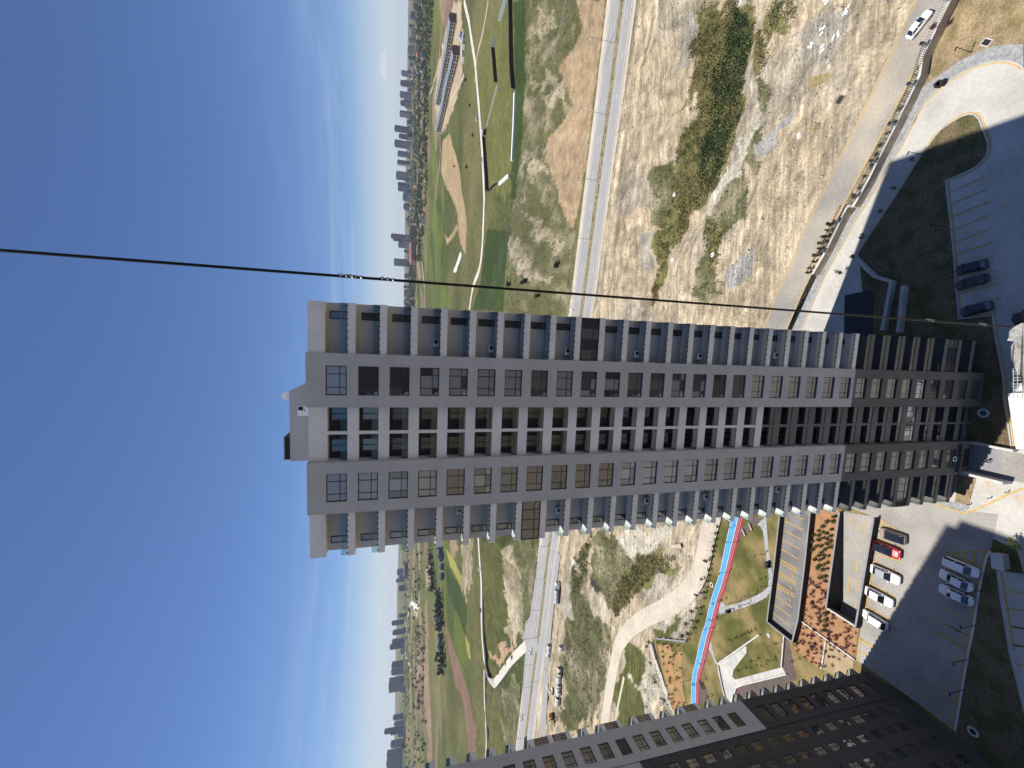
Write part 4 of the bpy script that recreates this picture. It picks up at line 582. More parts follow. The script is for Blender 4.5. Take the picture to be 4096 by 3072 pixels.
sheet('soil_bed', A['orangesoil'], .05, 'orange_soil'); sheet('soil_bed', A['redsoil'], .04, 'red_soil', holes=[]); sheet('bare_plot', A['bare'], .05, 'bare_soil')
BL = A['blue_l']; RR = A['red_r']
def resample(pl, n):
    d = [0]
    for a, b in zip(pl[:-1], pl[1:]): d.append(d[-1]+math.dist(a, b))
    P = np.array(pl); t = np.linspace(0, d[-1], n); return np.stack([np.interp(t, d, P[:, 0]), np.interp(t, d, P[:, 1])], 1)
b_, r_ = resample(smooth_pl(BL, 5), 60), resample(smooth_pl(RR, 5), 60)
def between(name, f0, f1, z, m, parent=None):
    mb = MB(); a = b_*(1-f0)+r_*f0; b = b_*(1-f1)+r_*f1
    for i in range(59): mb.quad((*a[i], z), (*a[i+1], z), (*b[i+1], z), (*b[i], z))
    o = mb.build(name, m, parent)
    if not parent: o['kind'] = 'structure'
    return o
mat('track_pale', (.55, .42, .42), .8)
tk = between('cycle_track', 0, .54, .05, 'track_blue'); tr_ = between('running_track', .54, 1, .05, 'track_red')
for f in (.0, .52): between('track_line', f, f+.045, .085, 'paint_white', tk)
for f in (.68, .82): between('track_line', f, f+.022, .085, 'track_pale', tr_)
# walls of the estate
def thing_wall(name, pl, t, z0, z1, m, label, cop=None, ch=.08, cw=.1, closed=False):
    o = empty(name, (0, 0, 0)); tag(o, label, 'wall')
    wall_mb(pl, t, z0, z1, closed=closed).build('wall_body', m, o)
    if cop:
        f1 = z1 if callable(z1) else (lambda x, y: z1)
        wall_mb(pl, t+cw, f1, (lambda x, y: f1(x, y)+ch), closed=closed).build('coping', cop, o)
    return o
WR = [(104., 24.5), *A['wall_r']]
thing_wall('retaining_wall', WR, .4, -.3, 1.9, 'wall_brown', 'long brown retaining wall with pale coping below the railing fence', 'coping_white', .12, .12)
for k, (n, lab) in enumerate((('pw_w1', 'low white park wall running diagonally from the corner of the pale plaza'), ('pw_w2', 'low white park wall along the plaza edge nearest the running track'), ('pw_w3', 'short straight white park wall between lawn and block paving'), ('pw_w4', 'low white wall with rounded end dividing plaza from dark paving'))):
    thing_wall('park_wall', A[n], .25, 0, .45, 'concrete_wall', lab, 'coping_white', .06, .06)
thing_wall('boundary_wall', A['leftwall'], .4, -.4, .7, 'concrete_wall', 'dark topped boundary wall with planting beside the gravel road', 'coping_grey')
sw = empty('stepped_wall'); tag(sw, 'stepped chalky stone wall going down beside the orange soil bed', 'wall')
for i, (a, b) in enumerate(zip(A['stepwall'][:-1], A['stepwall'][1:])):
    wall_mb([a, b], 2.2, -1, .9-.25*i+.02, ).build('wall_step', 'rock', sw)
thing_wall('planter_wall', A['soilwall1'], .3, -.1, .4, 'coping_white', 'long white coped wall across the red planted soil bed'); thing_wall('planter_wall', A['soilwall2'], .3, -.1, .38, 'coping_white', 'short white coped wall beside the bare soil plot')
# ramp down to the garage
NP = [Vector((*p, 0)) for p in RT]; RD0 = -3.4
def bil(u, v): a = NP[0].lerp(NP[1], v); b = NP[3].lerp(NP[2], v); return a.lerp(b, u)
ramp = empty('garage_ramp', (NP[0].x, NP[0].y, 0)); tag(ramp, 'sunken garage ramp with dark side walls, arrows and a signboard over the tunnel', 'ramp'); ramp_o = Vector(ramp.location)
def rp(u, v, z): p = bil(u, v); return (p.x-ramp_o.x, p.y-ramp_o.y, z)
mb = MB()
for i in range(14):
    v0, v1 = i/14*1.35, (i+1)/14*1.35; z0, z1 = max(RD0*min(v0, 1.0), RD0), max(RD0*min(v1, 1.0), RD0)
    mb.quad(rp(0, v0, z0+.03), rp(0, v1, z1+.03), rp(1, v1, z1+.03), rp(1, v0, z0+.03))
mb.build('ramp_floor', 'asphalt', ramp)
mb = MB(); mb.quad(rp(0, 0, .02), rp(0, 0, -.8), rp(0, 1.35, -6), rp(0, 1.35, .02)); mb.build('side_wall', 'wall_charcoal', ramp)
mb = MB(); mb.quad(rp(1, 0, .02), rp(1, 1.35, .02), rp(1, 1.35, -6), rp(1, 0, -.8)); mb.build('side_wall', 'wall_charcoal', ramp)
mb = MB(); mb.quad(rp(0, 1.0, .02), rp(0, 1.0, -1.0), rp(1, 1.0, -1.0), rp(1, 1.0, .02)); mb.quad(rp(0, 1.35, .0), rp(0, 1.35, -4), rp(1, 1.35, -4), rp(1, 1.35, .0)); mb.quad(rp(0, 1.0, -1.0), rp(0, 1.35, -1.0), rp(1, 1.35, -1.0), rp(1, 1.0, -1.0)); mb.build('tunnel_head', 'signboard', ramp)
for u, nm in ((-.02, 'parapet'), (1.03, 'parapet')):
    a, b = bil(u, 0), bil(u, 1.0); pl = [(a.x-ramp_o.x, a.y-ramp_o.y), (b.x-ramp_o.x, b.y-ramp_o.y)]
    par = wall_mb(pl, .3, -.2, .9 if u < 0 else 1.45).build(nm, 'wall_charcoal', ramp); wall_mb(pl, .34, (.9 if u < 0 else 1.45), (.96 if u < 0 else 1.51)).build('coping', 'coping_grey', par)
a, b = bil(-.02, 1.01), bil(1.03, 1.01); pl = [(a.x-ramp_o.x, a.y-ramp_o.y), (b.x-ramp_o.x, b.y-ramp_o.y)]
par = wall_mb(pl, .3, -1.0, .5).build('parapet', 'signboard', ramp); wall_mb(pl, .34, .5, .56).build('coping', 'coping_white', par)
# lettering on the tunnel board, facing up the ramp
fd = bpy.data.curves.new('lettering', 'FONT'); fd.body = 'KAPALI OTOPARK'; fd.size = .75; fd.align_x = 'CENTER'; fd.align_y = 'CENTER'; fd.extrude = .01
fd.materials.append(MAT['white_paint']); lt = text_mesh('lettering', fd); lt.parent = ramp; lt['kind'] = 'stuff'
mid = (Vector((*pl[0], 0))+Vector((*pl[1], 0)))/2; dirx = (Vector((*pl[1], 0))-Vector((*pl[0], 0))).normalized()
upr = (bil(.5, .5)-bil(.5, 1)).normalized()
nrm = Vector((-dirx.y, dirx.x, 0)); nrm = nrm if nrm.dot(upr) > 0 else -nrm
xx = Vector((0, 0, 1)).cross(nrm); lt.matrix_local = Matrix(((xx.x, 0, nrm.x, mid.x+nrm.x*.17), (xx.y, 0, nrm.y, mid.y+nrm.y*.17), (0, 1, 0, .05), (0, 0, 0, 1)))
def ramp_arrow(u, v0, v1, down=True):
    def q(uu, vv): return rp(uu, vv, RD0*vv+.045)
    mb = MB(); mb.quad(q(u-.012, v0), q(u-.012, v1), q(u+.012, v1), q(u+.012, v0))
    t, s = (v1, 1) if down else (v0, -1)
    mb.poly([q(u-.03, t), q(u, t+.05*s), q(u+.03, t)]) if s > 0 else mb.poly([q(u-.03, t), q(u+.03, t), q(u, t-.05)])
    mb.build('arrow', 'paint_yellow', ramp)
ramp_arrow(.22, .02, .10); ramp_arrow(.22, .66, .78); ramp_arrow(.68, .09, .18, False)
for k in range(5):
    v = .08+.19*k; mb = MB(); mb.quad(*[rp(uu, vv, RD0*vv+.045) for uu, vv in ((.455, v), (.455, v+.10), (.485, v+.10), (.485, v))]); mb.build('dash', 'paint_yellow', ramp)
# lower parking deck with parapet
deck = sheet('parking_deck', A['lot'], .06, 'asphalt_deck')
thing_wall('deck_parapet', A['lotwall'], .3, -.1, 1.45, 'wall_charcoal', 'dark charcoal parapet with grey coping round the striped parking deck', 'coping_grey', .06, .05)
def lines(parent, pts_list, z=.075, wd=.13, m='paint_yellow'):
    for a, b in pts_list: ribbon_mb([a, b], wd/2, -wd/2, lambda x, y: z).build('stall_line', m, parent)
for a, b in DATA['lines']:
    mx, my = np.array([(a[0]+b[0])/2]), np.array([(a[1]+b[1])/2])
    own = deck if inside(mx, my, A['lot'])[0] else asph if inside(mx, my, A['asphalt'])[0] else lot2 if inside(mx, my, A['lot_se'])[0] else drive
    ribbon_mb([a, b], .09, -.09, lambda x, y: .09).build('stall_line', 'paint_yellow', own)
# ---------------------------------------------------------------- towers
def wall_holes(xs, zs, hole, y, depth, mb=None):
    """front face at y over the grid xs*zs; cells where hole(i,j) is true become reveals of the given depth"""
    mb = mb or MB()
    for i in range(len(xs)-1):
        j = 0
        while j < len(zs)-1:
            x0, x1 = xs[i], xs[i+1]
            if hole(i, j):
                z0, z1 = zs[j], zs[j+1]; y2 = y+depth
                mb.quad((x0, y, z0), (x1, y, z0), (x1, y2, z0), (x0, y2, z0)); mb.quad((x0, y2, z1), (x1, y2, z1), (x1, y, z1), (x0, y, z1))
                mb.quad((x0, y, z1), (x0, y, z0), (x0, y2, z0), (x0, y2, z1)); mb.quad((x1, y, z0), (x1, y, z1), (x1, y2, z1), (x1, y2, z0)); j += 1
            else:
                k = j
                while k < len(zs)-1 and not hole(i, k): k += 1
                mb.quad((x0, y, zs[j]), (x1, y, zs[j]), (x1, y, zs[k]), (x0, y, zs[k])); j = k
    return mb
def window_meshes(name, wd, ht, vb, hb, th=.10, dp=.07):
    """frame mesh centred on the opening plus the pane rectangles between its bars"""
    mb = MB(); X = [-wd/2]+[-wd/2+wd*v for v in vb]+[wd/2]; Zz = [-ht/2]+[-ht/2+ht*v for v in hb]+[ht/2]
    for k, x in enumerate(X):
        t = th if k in (0, len(X)-1) else th*.8; c = x+(t/2 if k == 0 else -t/2 if k == len(X)-1 else 0); mb.box(c-t/2, c+t/2, -dp/2, dp/2, -ht/2, ht/2)
    for k, z in enumerate(Zz):
        t = th if k in (0, len(Zz)-1) else th*.8; c = z+(t/2 if k == 0 else -t/2 if k == len(Zz)-1 else 0)
        for a, b in zip(X[:-1], X[1:]): mb.box(a+th*.5, b-th*.5, -dp*.45, dp*.45, c-t/2, c+t/2)
    panes = []
    for a, b in zip(X[:-1], X[1:]):
        for c, d in zip(Zz[:-1], Zz[1:]): panes.append((a+.02, b-.02, c+.02, d-.02))
    return mb.mesh(name), panes
PANE_CACHE = {}
def pane_mesh(r, m, key):
    k = (key, r, m)
    if k not in PANE_CACHE:
        me = MB().quad((r[0], 0, r[2]), (r[1], 0, r[2]), (r[1], 0, r[3]), (r[0], 0, r[3])).mesh('pane'); me.materials.append(MAT[m]); PANE_CACHE[k] = me
    return PANE_CACHE[k]
def pane_join(rs, m, key):
    k = (key, 'j', m)
    if k not in PANE_CACHE:
        mb = MB()
        for r in rs: mb.quad((r[0], 0, r[2]), (r[1], 0, r[2]), (r[1], 0, r[3]), (r[0], 0, r[3]))
        me = mb.mesh('pane'); me.materials.append(MAT[m]); PANE_CACHE[k] = me
    return PANE_CACHE[k]
def put_window(parent, frame, panes, loc, mats, key, single=True, rz=0):
    o = mkobj('window', frame, None, parent, loc)
    if rz: o.rotation_euler.z = rz
    if single:
        for r in panes: mkobj('pane', pane_mesh(r, random.choice(mats), key), None, o)
    else:
        p = mkobj('pane', pane_join(panes, random.choice(mats), key), None, o); p['kind'] = 'stuff'
    return o
def fmesh(t): t[0].materials.append(MAT['frame_dark']); return t
W_PIER = fmesh(window_meshes('window', 3.04, 2.02, (.27, .72), (.34,)))
W_SLIM = fmesh(window_meshes('window', .8, 1.86, (), (.3,)))
W_DOOR = fmesh(window_meshes('window', 1.5, 1.75, (.5,), (), .13))
W_GLZ = fmesh(window_meshes('glazing', 5.0, 2.3, (.25, .5, .75), (.32,), .13))
W_GLZM = fmesh(window_meshes('glazing', 2.6, 1.9, (.33, .66), (.3,), .07))
def clamp_mesh():
    me = MB().box(-.05, .05, -.07, .05, -.12, .06).mesh('clamp'); me.materials.append(MAT['black']); return me
CL = clamp_mesh()
NF = 32; C0 = 97.94; FH = 3.1
tower = empty('apartment_tower', (0.1089, 44.9016, 0), math.atan2(-.11191119, .99371821))
tag(tower, 'tall grey apartment tower with dark base, two window piers and glass balconies', 'apartment tower')
core = MB(); core.box(-18.7, 7.7, 1.62, 28, 0, 99.3); core.build('tower_core', 'plaster_wall', tower)
for px_, nf in ((0., 32), (-11.28, 31)):
    x0, x1 = px_-2.76, px_+2.76
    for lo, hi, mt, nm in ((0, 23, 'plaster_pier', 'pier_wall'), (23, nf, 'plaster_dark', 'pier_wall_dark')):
        zt = 100.76 if lo == 0 else C0-FH*(lo-1)-1.6; zb = (C0-FH*(hi-1)-1.6) if hi == 23 else 0.0
        zs = [zb]
        for i in reversed(range(lo, hi)): zs += [C0-FH*i-1.01, C0-FH*i+1.01]
        zs.append(zt); xs = [x0, px_-1.52, px_+1.52, x1]
        if hi == 31: # entrance opening at the foot of the left pier
            zs = [0.0, .02, 3.2]+zs[1:]
            hl = lambda i, j: i == 1 and j % 2 == 1
        else: hl = lambda i, j: i == 1 and j % 2 == 1
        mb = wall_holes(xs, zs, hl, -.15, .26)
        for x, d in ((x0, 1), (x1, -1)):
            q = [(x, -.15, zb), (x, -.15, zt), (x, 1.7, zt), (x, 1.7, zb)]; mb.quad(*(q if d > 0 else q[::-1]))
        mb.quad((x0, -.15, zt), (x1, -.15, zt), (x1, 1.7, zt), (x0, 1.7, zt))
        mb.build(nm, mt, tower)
    MB().box(x0+.1, x1-.1, .12, 1.6, 0, 100.6).build('pier_core', 'recess_dark', tower)
    for i in range(nf):
        if i < 2: ms = random.choice([['pane_dark'], ['pane_curtain']])
        elif i < 16: ms = random.choice([['pane_dark'], ['pane_dark', 'pane_brown'], ['pane_curtain'], ['pane_curtain', 'pane_brown'], ['pane_curtain', 'pane_dark'], ['pane_brown', 'pane_greybrown']])
        else: ms = random.choice([['pane_brown'], ['pane_greybrown'], ['pane_greybrown', 'pane_brown'], ['pane_dark', 'pane_greybrown'], ['pane_brown', 'pane_dark']])
        put_window(tower, W_PIER[0], W_PIER[1], (px_, .04, C0-FH*i), ms, 'pier', i < 24)
def fascia(i, s0, s1, z0, z1, y0, y1, mt, nm='balcony_slab'):
    return MB().box(s0, s1, y0, y1, C0-FH*i+z0, C0-FH*i+z1).build(nm, mt, tower)
for sd_, s0, s1 in ((1, 2.76, 7.87), (-1, -18.9, -14.04)):
    oe = s1 if sd_ > 0 else s0
    glz = {1: (9, 29), -1: (7, 27)}[sd_]
    MB().box(s0, s1, 1.52, 1.66, 0, C0-FH*22-1.8).build('bay_wall_dark', 'plaster_dark', tower)
    MB().box(s0, s1, 1.52, 1.66, C0-FH*22-1.78, 99.3).build('bay_wall', 'plaster_wall', tower)
    for i in range(NF):
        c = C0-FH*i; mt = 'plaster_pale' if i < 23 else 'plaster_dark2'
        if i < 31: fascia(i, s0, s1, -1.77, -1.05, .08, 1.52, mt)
        sx = 6.64 if sd_ > 0 else -17.68
        put_window(tower, W_SLIM[0], W_SLIM[1], (sx, 1.49, c-.08), ['pane_dark', 'pane_brown'] if sd_ > 0 else (['pane_curtain', 'pane_dark'] if i < 16 else ['pane_brown', 'pane_greybrown']), 'slim', i < 22)
        if i in glz:
            put_window(tower, W_GLZ[0], W_GLZ[1], ((s0+s1)/2, .2, c+.1), ['pane_dark', 'pane_brown', 'pane_greybrown'], 'glz'); continue
        if i >= 31: continue
        gm = MB().quad((s0+.03, .13, c-1.1), (s1-.03, .13, c-1.1), (s1-.03, .13, c-.36), (s0+.03, .13, c-.36)); xe = oe-.045*sd_; gm.quad((xe, .15, c-1.1), (xe, 1.5, c-1.1), (xe, 1.5, c-.36), (xe, .15, c-.36))
        g = gm.build('glass_railing', 'rail_glass', tower)
        spots = [(s0+.3+(s1-s0-.6)*k/7, .12, c-1.0) for k in range(8)]
        if i < 18:
            for p in spots: mkobj('clamp', CL, None, g, p)
        else:
            cm = MB()
            for p in spots: cm.box(p[0]-.05, p[0]+.05, p[1]-.07, p[1]+.05, p[2]-.12, p[2]+.06)
            o = cm.build('clamp', 'black', g); o['kind'] = 'stuff'
    MB().box(s0, s1, .08, 1.7, 99.3, 100.6).build('roof_parapet', 'plaster_pale', tower)
    MB().box(s0, s1, .09, 1.6, 99.06, 99.29).build('roof_soffit', 'plaster_pale', tower)
ms0, ms1, mpost = -8.52, -2.76, -5.56
MB().box(ms0, ms1, 1.56, 1.6, 0, 100).build('loggia_wall', 'recess_dark', tower)
MB().box(ms0, ms1, .5, 2.2, C0+.96, 100.68).build('roof_parapet', 'plaster_pale', tower)
for hi, lo, mt in ((98.9, C0-FH*17-2.09, 'plaster_pale'), (C0-FH*17-2.1, 0, 'plaster_dark2')):
    MB().box(mpost-.165, mpost+.165, .52, .75, lo, hi).build('loggia_post', mt, tower)
for i in range(NF):
    c = C0-FH*i; mt = 'plaster_pale' if i < 18 else 'plaster_dark2'
    if i < 31:
        for a, b in ((ms0, mpost-.17), (mpost+.17, ms1)): MB().box(a, b, .5, 1.55, c-2.09, c-.98).build('balcony_slab', mt, tower)
        MB().box(mpost-.17, mpost+.17, .5, 1.55, c-2.09, c-.98).build('balcony_slab', mt, tower)
    for k, (a, b) in enumerate(((ms0, mpost-.17), (mpost+.17, ms1))):
        if i == 27:
            put_window(tower, W_GLZM[0], W_GLZM[1], ((a+b)/2, .62, c-.01), ['pane_greybrown', 'pane_pale'], 'glzm'); continue
        put_window(tower, W_DOOR[0], W_DOOR[1], ((b-.95) if k else (a+b)/2, 1.5, c-.1), ['pane_dark'] if i < 2 else ['pane_loggia'], 'door', i < 20)
        if i < 31: MB().quad((a+.02, .56, c-1.0), (b-.02, .56, c-1.0), (b-.02, .56, c-.3), (a+.02, .56, c-.3)).build('glass_railing', 'rail_glass', tower)
# entrance at the left pier
MB().box(-14.0, -13.6, -5.2, -.2, 0, 2.2).build('entrance_wall', 'coping_white', tower); MB().box(-8.9, -8.55, -5.2, -.2, 0, 1.2).build('entrance_wall', 'coping_white', tower)
MB().box(-13.6, -8.9, -.7, -.2, 3.25, 3.5).build('entrance_canopy', 'plaster_dark', tower)
fd = bpy.data.curves.new('block_letter', 'FONT'); fd.body = 'D'; fd.size = 1.3; fd.extrude = .04; fd.align_x = 'CENTER'
fd.materials.append(MAT['white_paint']); bl = text_mesh('block_letter', fd); bl.parent = tower; bl.location = (-11.4, -.2, 3.62); bl.rotation_euler = (math.pi/2, 0, 0)
# roof
pent = MB(); pent.box(-9.75, -1.8, 5, 14, 99.3, 103.5); pent.v += [(-1.8, 5, 99.3), (-1.8, 14, 99.3), (.8, 5, 99.3), (.8, 14, 99.3), (-1.8, 5, 103.3), (-1.8, 14, 103.3)]
k = len(pent.v)-6; pent.f += [(k, k+2, k+4), (k+1, k+5, k+3), (k+2, k+3, k+5, k+4)]
ph = pent.build('penthouse', 'insulation', tower)
MB().box(-9.65, -7.1, 5.3, 8, 103.5, 104.1).build('louvre_box', 'black', ph); MB().box(-9.7, -7.0, 5.2, 8.1, 104.1, 104.2).build('louvre_lid', 'coping_grey', ph)
sg = MB().box(-4.6, -3.5, 4.93, 5, 101.5, 102.7).build('notice_board', 'white_paint', ph); MB().box(-3.95, -3.55, 4.9, 4.93, 102.1, 102.6).build('notice_square', 'black', sg)
MB().poly([(-4.1, 4.92, 102.02), (-3.95, 4.92, 101.88), (-3.8, 4.92, 102.02)]).build('notice_arrow', 'black', sg)
dish = MB(); 
for k in range(10):
    a0, a1 = 2*math.pi*k/10, 2*math.pi*(k+1)/10
    for r0, r1 in ((0, .25), (.25, .45)):
        f = lambda a, r: (-2.4+r*math.cos(a), 5.6-.3*r*r*2, 103.95+r*math.sin(a))
        dish.quad(f(a0, r0), f(a0, r1), f(a1, r1), f(a1, r0))
dish.cyl((-2.4, 5.7, 103.5), (-2.4, 5.7, 103.9), .04, n=6); dish.build('satellite_dish', 'white_paint', ph)
MB().cyl((2.3, .3, 100.2), (2.3, .3, 100.4), .03).build('roof_spout', 'steel', tower)
# left tower: the flank that faces the park
lt_ = empty('apartment_tower', (-57, 62.2, 0), math.atan2(.99371821, .11191119)); tag(lt_, 'dark apartment tower flank with a light grey corner pier, cut off by the picture edge', 'apartment tower')
LZ = 44.28; TOP = 103.6
cols = [(2.75, 5.35, 1.9), (7.88, 9.33, 1.75), (10.85, 12.2, 1.75), (14.05, 15.5, 1.75), (17.1, 18.5, 1.75), (20.1, 21.5, 1.75), (24.0, 26.6, 1.9)]
fl = [LZ+FH*k for k in range(-14, 19)]
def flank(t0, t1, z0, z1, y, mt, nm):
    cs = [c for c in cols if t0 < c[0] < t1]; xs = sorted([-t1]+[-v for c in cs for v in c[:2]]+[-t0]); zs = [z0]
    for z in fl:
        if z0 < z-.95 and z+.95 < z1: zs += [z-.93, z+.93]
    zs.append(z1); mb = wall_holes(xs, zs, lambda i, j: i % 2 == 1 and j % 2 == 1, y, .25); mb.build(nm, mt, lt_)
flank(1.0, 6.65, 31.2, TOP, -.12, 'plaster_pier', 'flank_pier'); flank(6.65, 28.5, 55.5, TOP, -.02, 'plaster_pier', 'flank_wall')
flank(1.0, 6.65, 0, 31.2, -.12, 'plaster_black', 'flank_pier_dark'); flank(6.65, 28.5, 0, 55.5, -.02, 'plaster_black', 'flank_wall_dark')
MB().box(-28.4, -1.02, .14, 26, 0, TOP-.3).build('tower_core', 'recess_dark', lt_)
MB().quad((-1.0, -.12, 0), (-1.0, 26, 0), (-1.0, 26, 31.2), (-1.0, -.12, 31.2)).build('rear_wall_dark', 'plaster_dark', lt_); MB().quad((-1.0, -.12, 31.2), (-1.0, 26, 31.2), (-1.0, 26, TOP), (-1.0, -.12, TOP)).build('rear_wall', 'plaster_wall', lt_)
MB().quad((-28.5, 0, TOP-.1), (-1.0, 0, TOP-.1), (-1.0, 26, TOP-.1), (-28.5, 26, TOP-.1)).build('roof', 'concrete_wall', lt_)
W_FL = {}
for (t0, t1, h) in cols:
    wd = round(t1-t0, 2)
    if wd not in W_FL: W_FL[wd] = fmesh(window_meshes('window', wd, 1.86, (.27, .72) if wd > 2 else (.55,), (.34,)))
    fm = W_FL[wd]
    for z in fl:
        if z+.95 > TOP or z < 1.2: continue
        put_window(lt_, fm[0], fm[1], (-(t0+t1)/2, .08, z), random.choice([['pane_dark'], ['pane_brown'], ['pane_dusk'], ['pane_dusk'], ['pane_greybrown']]), 'fl%s' % wd, False)
for k in range(-15, 19):
    z = 52.6-FH*3+FH*(k+0); 
    if z < 1.5 or z > TOP: continue
    mt = 'plaster_pale' if z > 31 else 'plaster_dark2'
    MB().box(-.99, .36, -.05, 5.0, z-.73, z).build('balcony_slab', mt, lt_)
    fi = int(round((z-43.3)/FH))
    if fi in (7, 8, -1+0, 2, 4):
        o = put_window(lt_, W_GLZM[0], W_GLZM[1], (-.3, .02, z+1.15), ['pane_dark', 'pane_greybrown'], 'glzm', False); o.scale = (.5, 1, 1.2); continue
    gm = MB().quad((-.98, -.02, z-.03), (.31, -.02, z-.03), (.31, -.02, z+.68), (-.98, -.02, z+.68)); gm.quad((.31, 0, z-.03), (.31, 4.9, z-.03), (.31, 4.9, z+.68), (.31, 0, z+.68)); g = gm.build('glass_railing', 'rail_glass', lt_)
    MB().box(-.98, .35, -.04, 4.95, z+.001, z+.03).build('balcony_floor', 'coping_white', lt_)
# own building behind and below the viewpoint: facade, and the rough slab edge one floor down
me_t = empty('viewpoint_building', (0, 0, 0)); tag(me_t, 'rough broken concrete slab edge of the near building with rebar mesh', 'building')
MB().box(-13, 13, -24, -.6, 0, 101).build('facade_wall', 'plaster_dark2', me_t)
SZ = 88.0
edge = DATA['slab']
pts = [tuple(p) for p in edge]; poly = [(1.2, -.6)]+pts+[(-1.4, -.6)]
mbx = MB(); n_ = len(poly)
top = [(x, y, SZ+(.012*math.sin(x*43+y*31) if 0 < i < n_-1 else 0)) for i, (x, y) in enumerate(poly)]
ins_ = [(x*.96, y-.05-.04*math.sin(i*2.3), SZ-.18) if 0 < i < n_-1 else (x, y, SZ-.18) for i, (x, y) in enumerate(poly)]
tri = geometry.tessellate_polygon([[Vector((x, y, 0)) for x, y, z in top]])
k = len(mbx.v); mbx.v += top+ins_
for t in tri:
    a, b, c = (Vector(top[i]) for i in t); mbx.f.append(tuple(t) if (b-a).cross(c-a).z > 0 else tuple(reversed(t)))
for i in range(n_):
    j = (i+1) % n_; mbx.f.append((i, n_+i, n_+j, j))
mbx.build('slab_edge', 'slab_concrete', me_t)
for i, dx in enumerate(np.arange(-.03, .125, .0185)):
    MB().cyl((dx, 1.40, SZ-.008), (dx+.003*math.sin(i*3), 1.588+.004*math.sin(i*5), SZ-.012), .0022, n=5).build('mesh_wire', 'net_grey', me_t)
for i, dy in enumerate((1.53, 1.548, 1.566, 1.583)):
    MB().cyl((-.045, dy, SZ-.013), (.135, dy+.003, SZ-.013), .0022, n=5).build('mesh_wire', 'net_grey', me_t)
# steel rope hanging past the window, six twisted strands
def rope(x, y, z0, z1, r=.0048):
    V = []; Q = []; n = int((z1-z0)/.006); pitch = .062
    zz = np.linspace(z0, z1, n)
    for s in range(6):
        ph = zz/pitch*2*math.pi+s*math.pi/3
        cx = x+r*.62*np.cos(ph); cy = y+r*.62*np.sin(ph); base = len(V)*0+sum(len(v) for v in V)
        ring = np.stack([np.stack([cx+r*.5*math.cos(a), cy+r*.5*math.sin(a), zz], -1) for a in np.arange(6)*math.pi/3], 1).reshape(-1, 3)
        V.append(ring); i = np.arange(n-1)[:, None]; j = np.arange(6)[None, :]; j2 = (j+1) % 6
        Q.append((np.stack([i*6+j+0*i, i*6+j2, (i+1)*6+j2, (i+1)*6+j], -1).reshape(-1, 4))+base)
    return np_mesh('strand', np.concatenate(V), np.concatenate(Q), 'rope', True)
rp_ = empty('steel_rope', (.385, 1.61, SZ)); tag(rp_, 'taut steel wire rope hanging close in front of the view', 'rope')
o = mkobj('strand', rope(0, 0, -.02, 8.2), None, rp_)
for z in (DATA['clips']):
    cl = MB()
    for q in range(3): cl.cyl((.002*q, -.004, z-SZ+.02*q), (.003, .003, z-SZ+.012+.02*q), .0068, .005, n=7)
    cl.build('rope_clip', 'rope_clip', rp_)
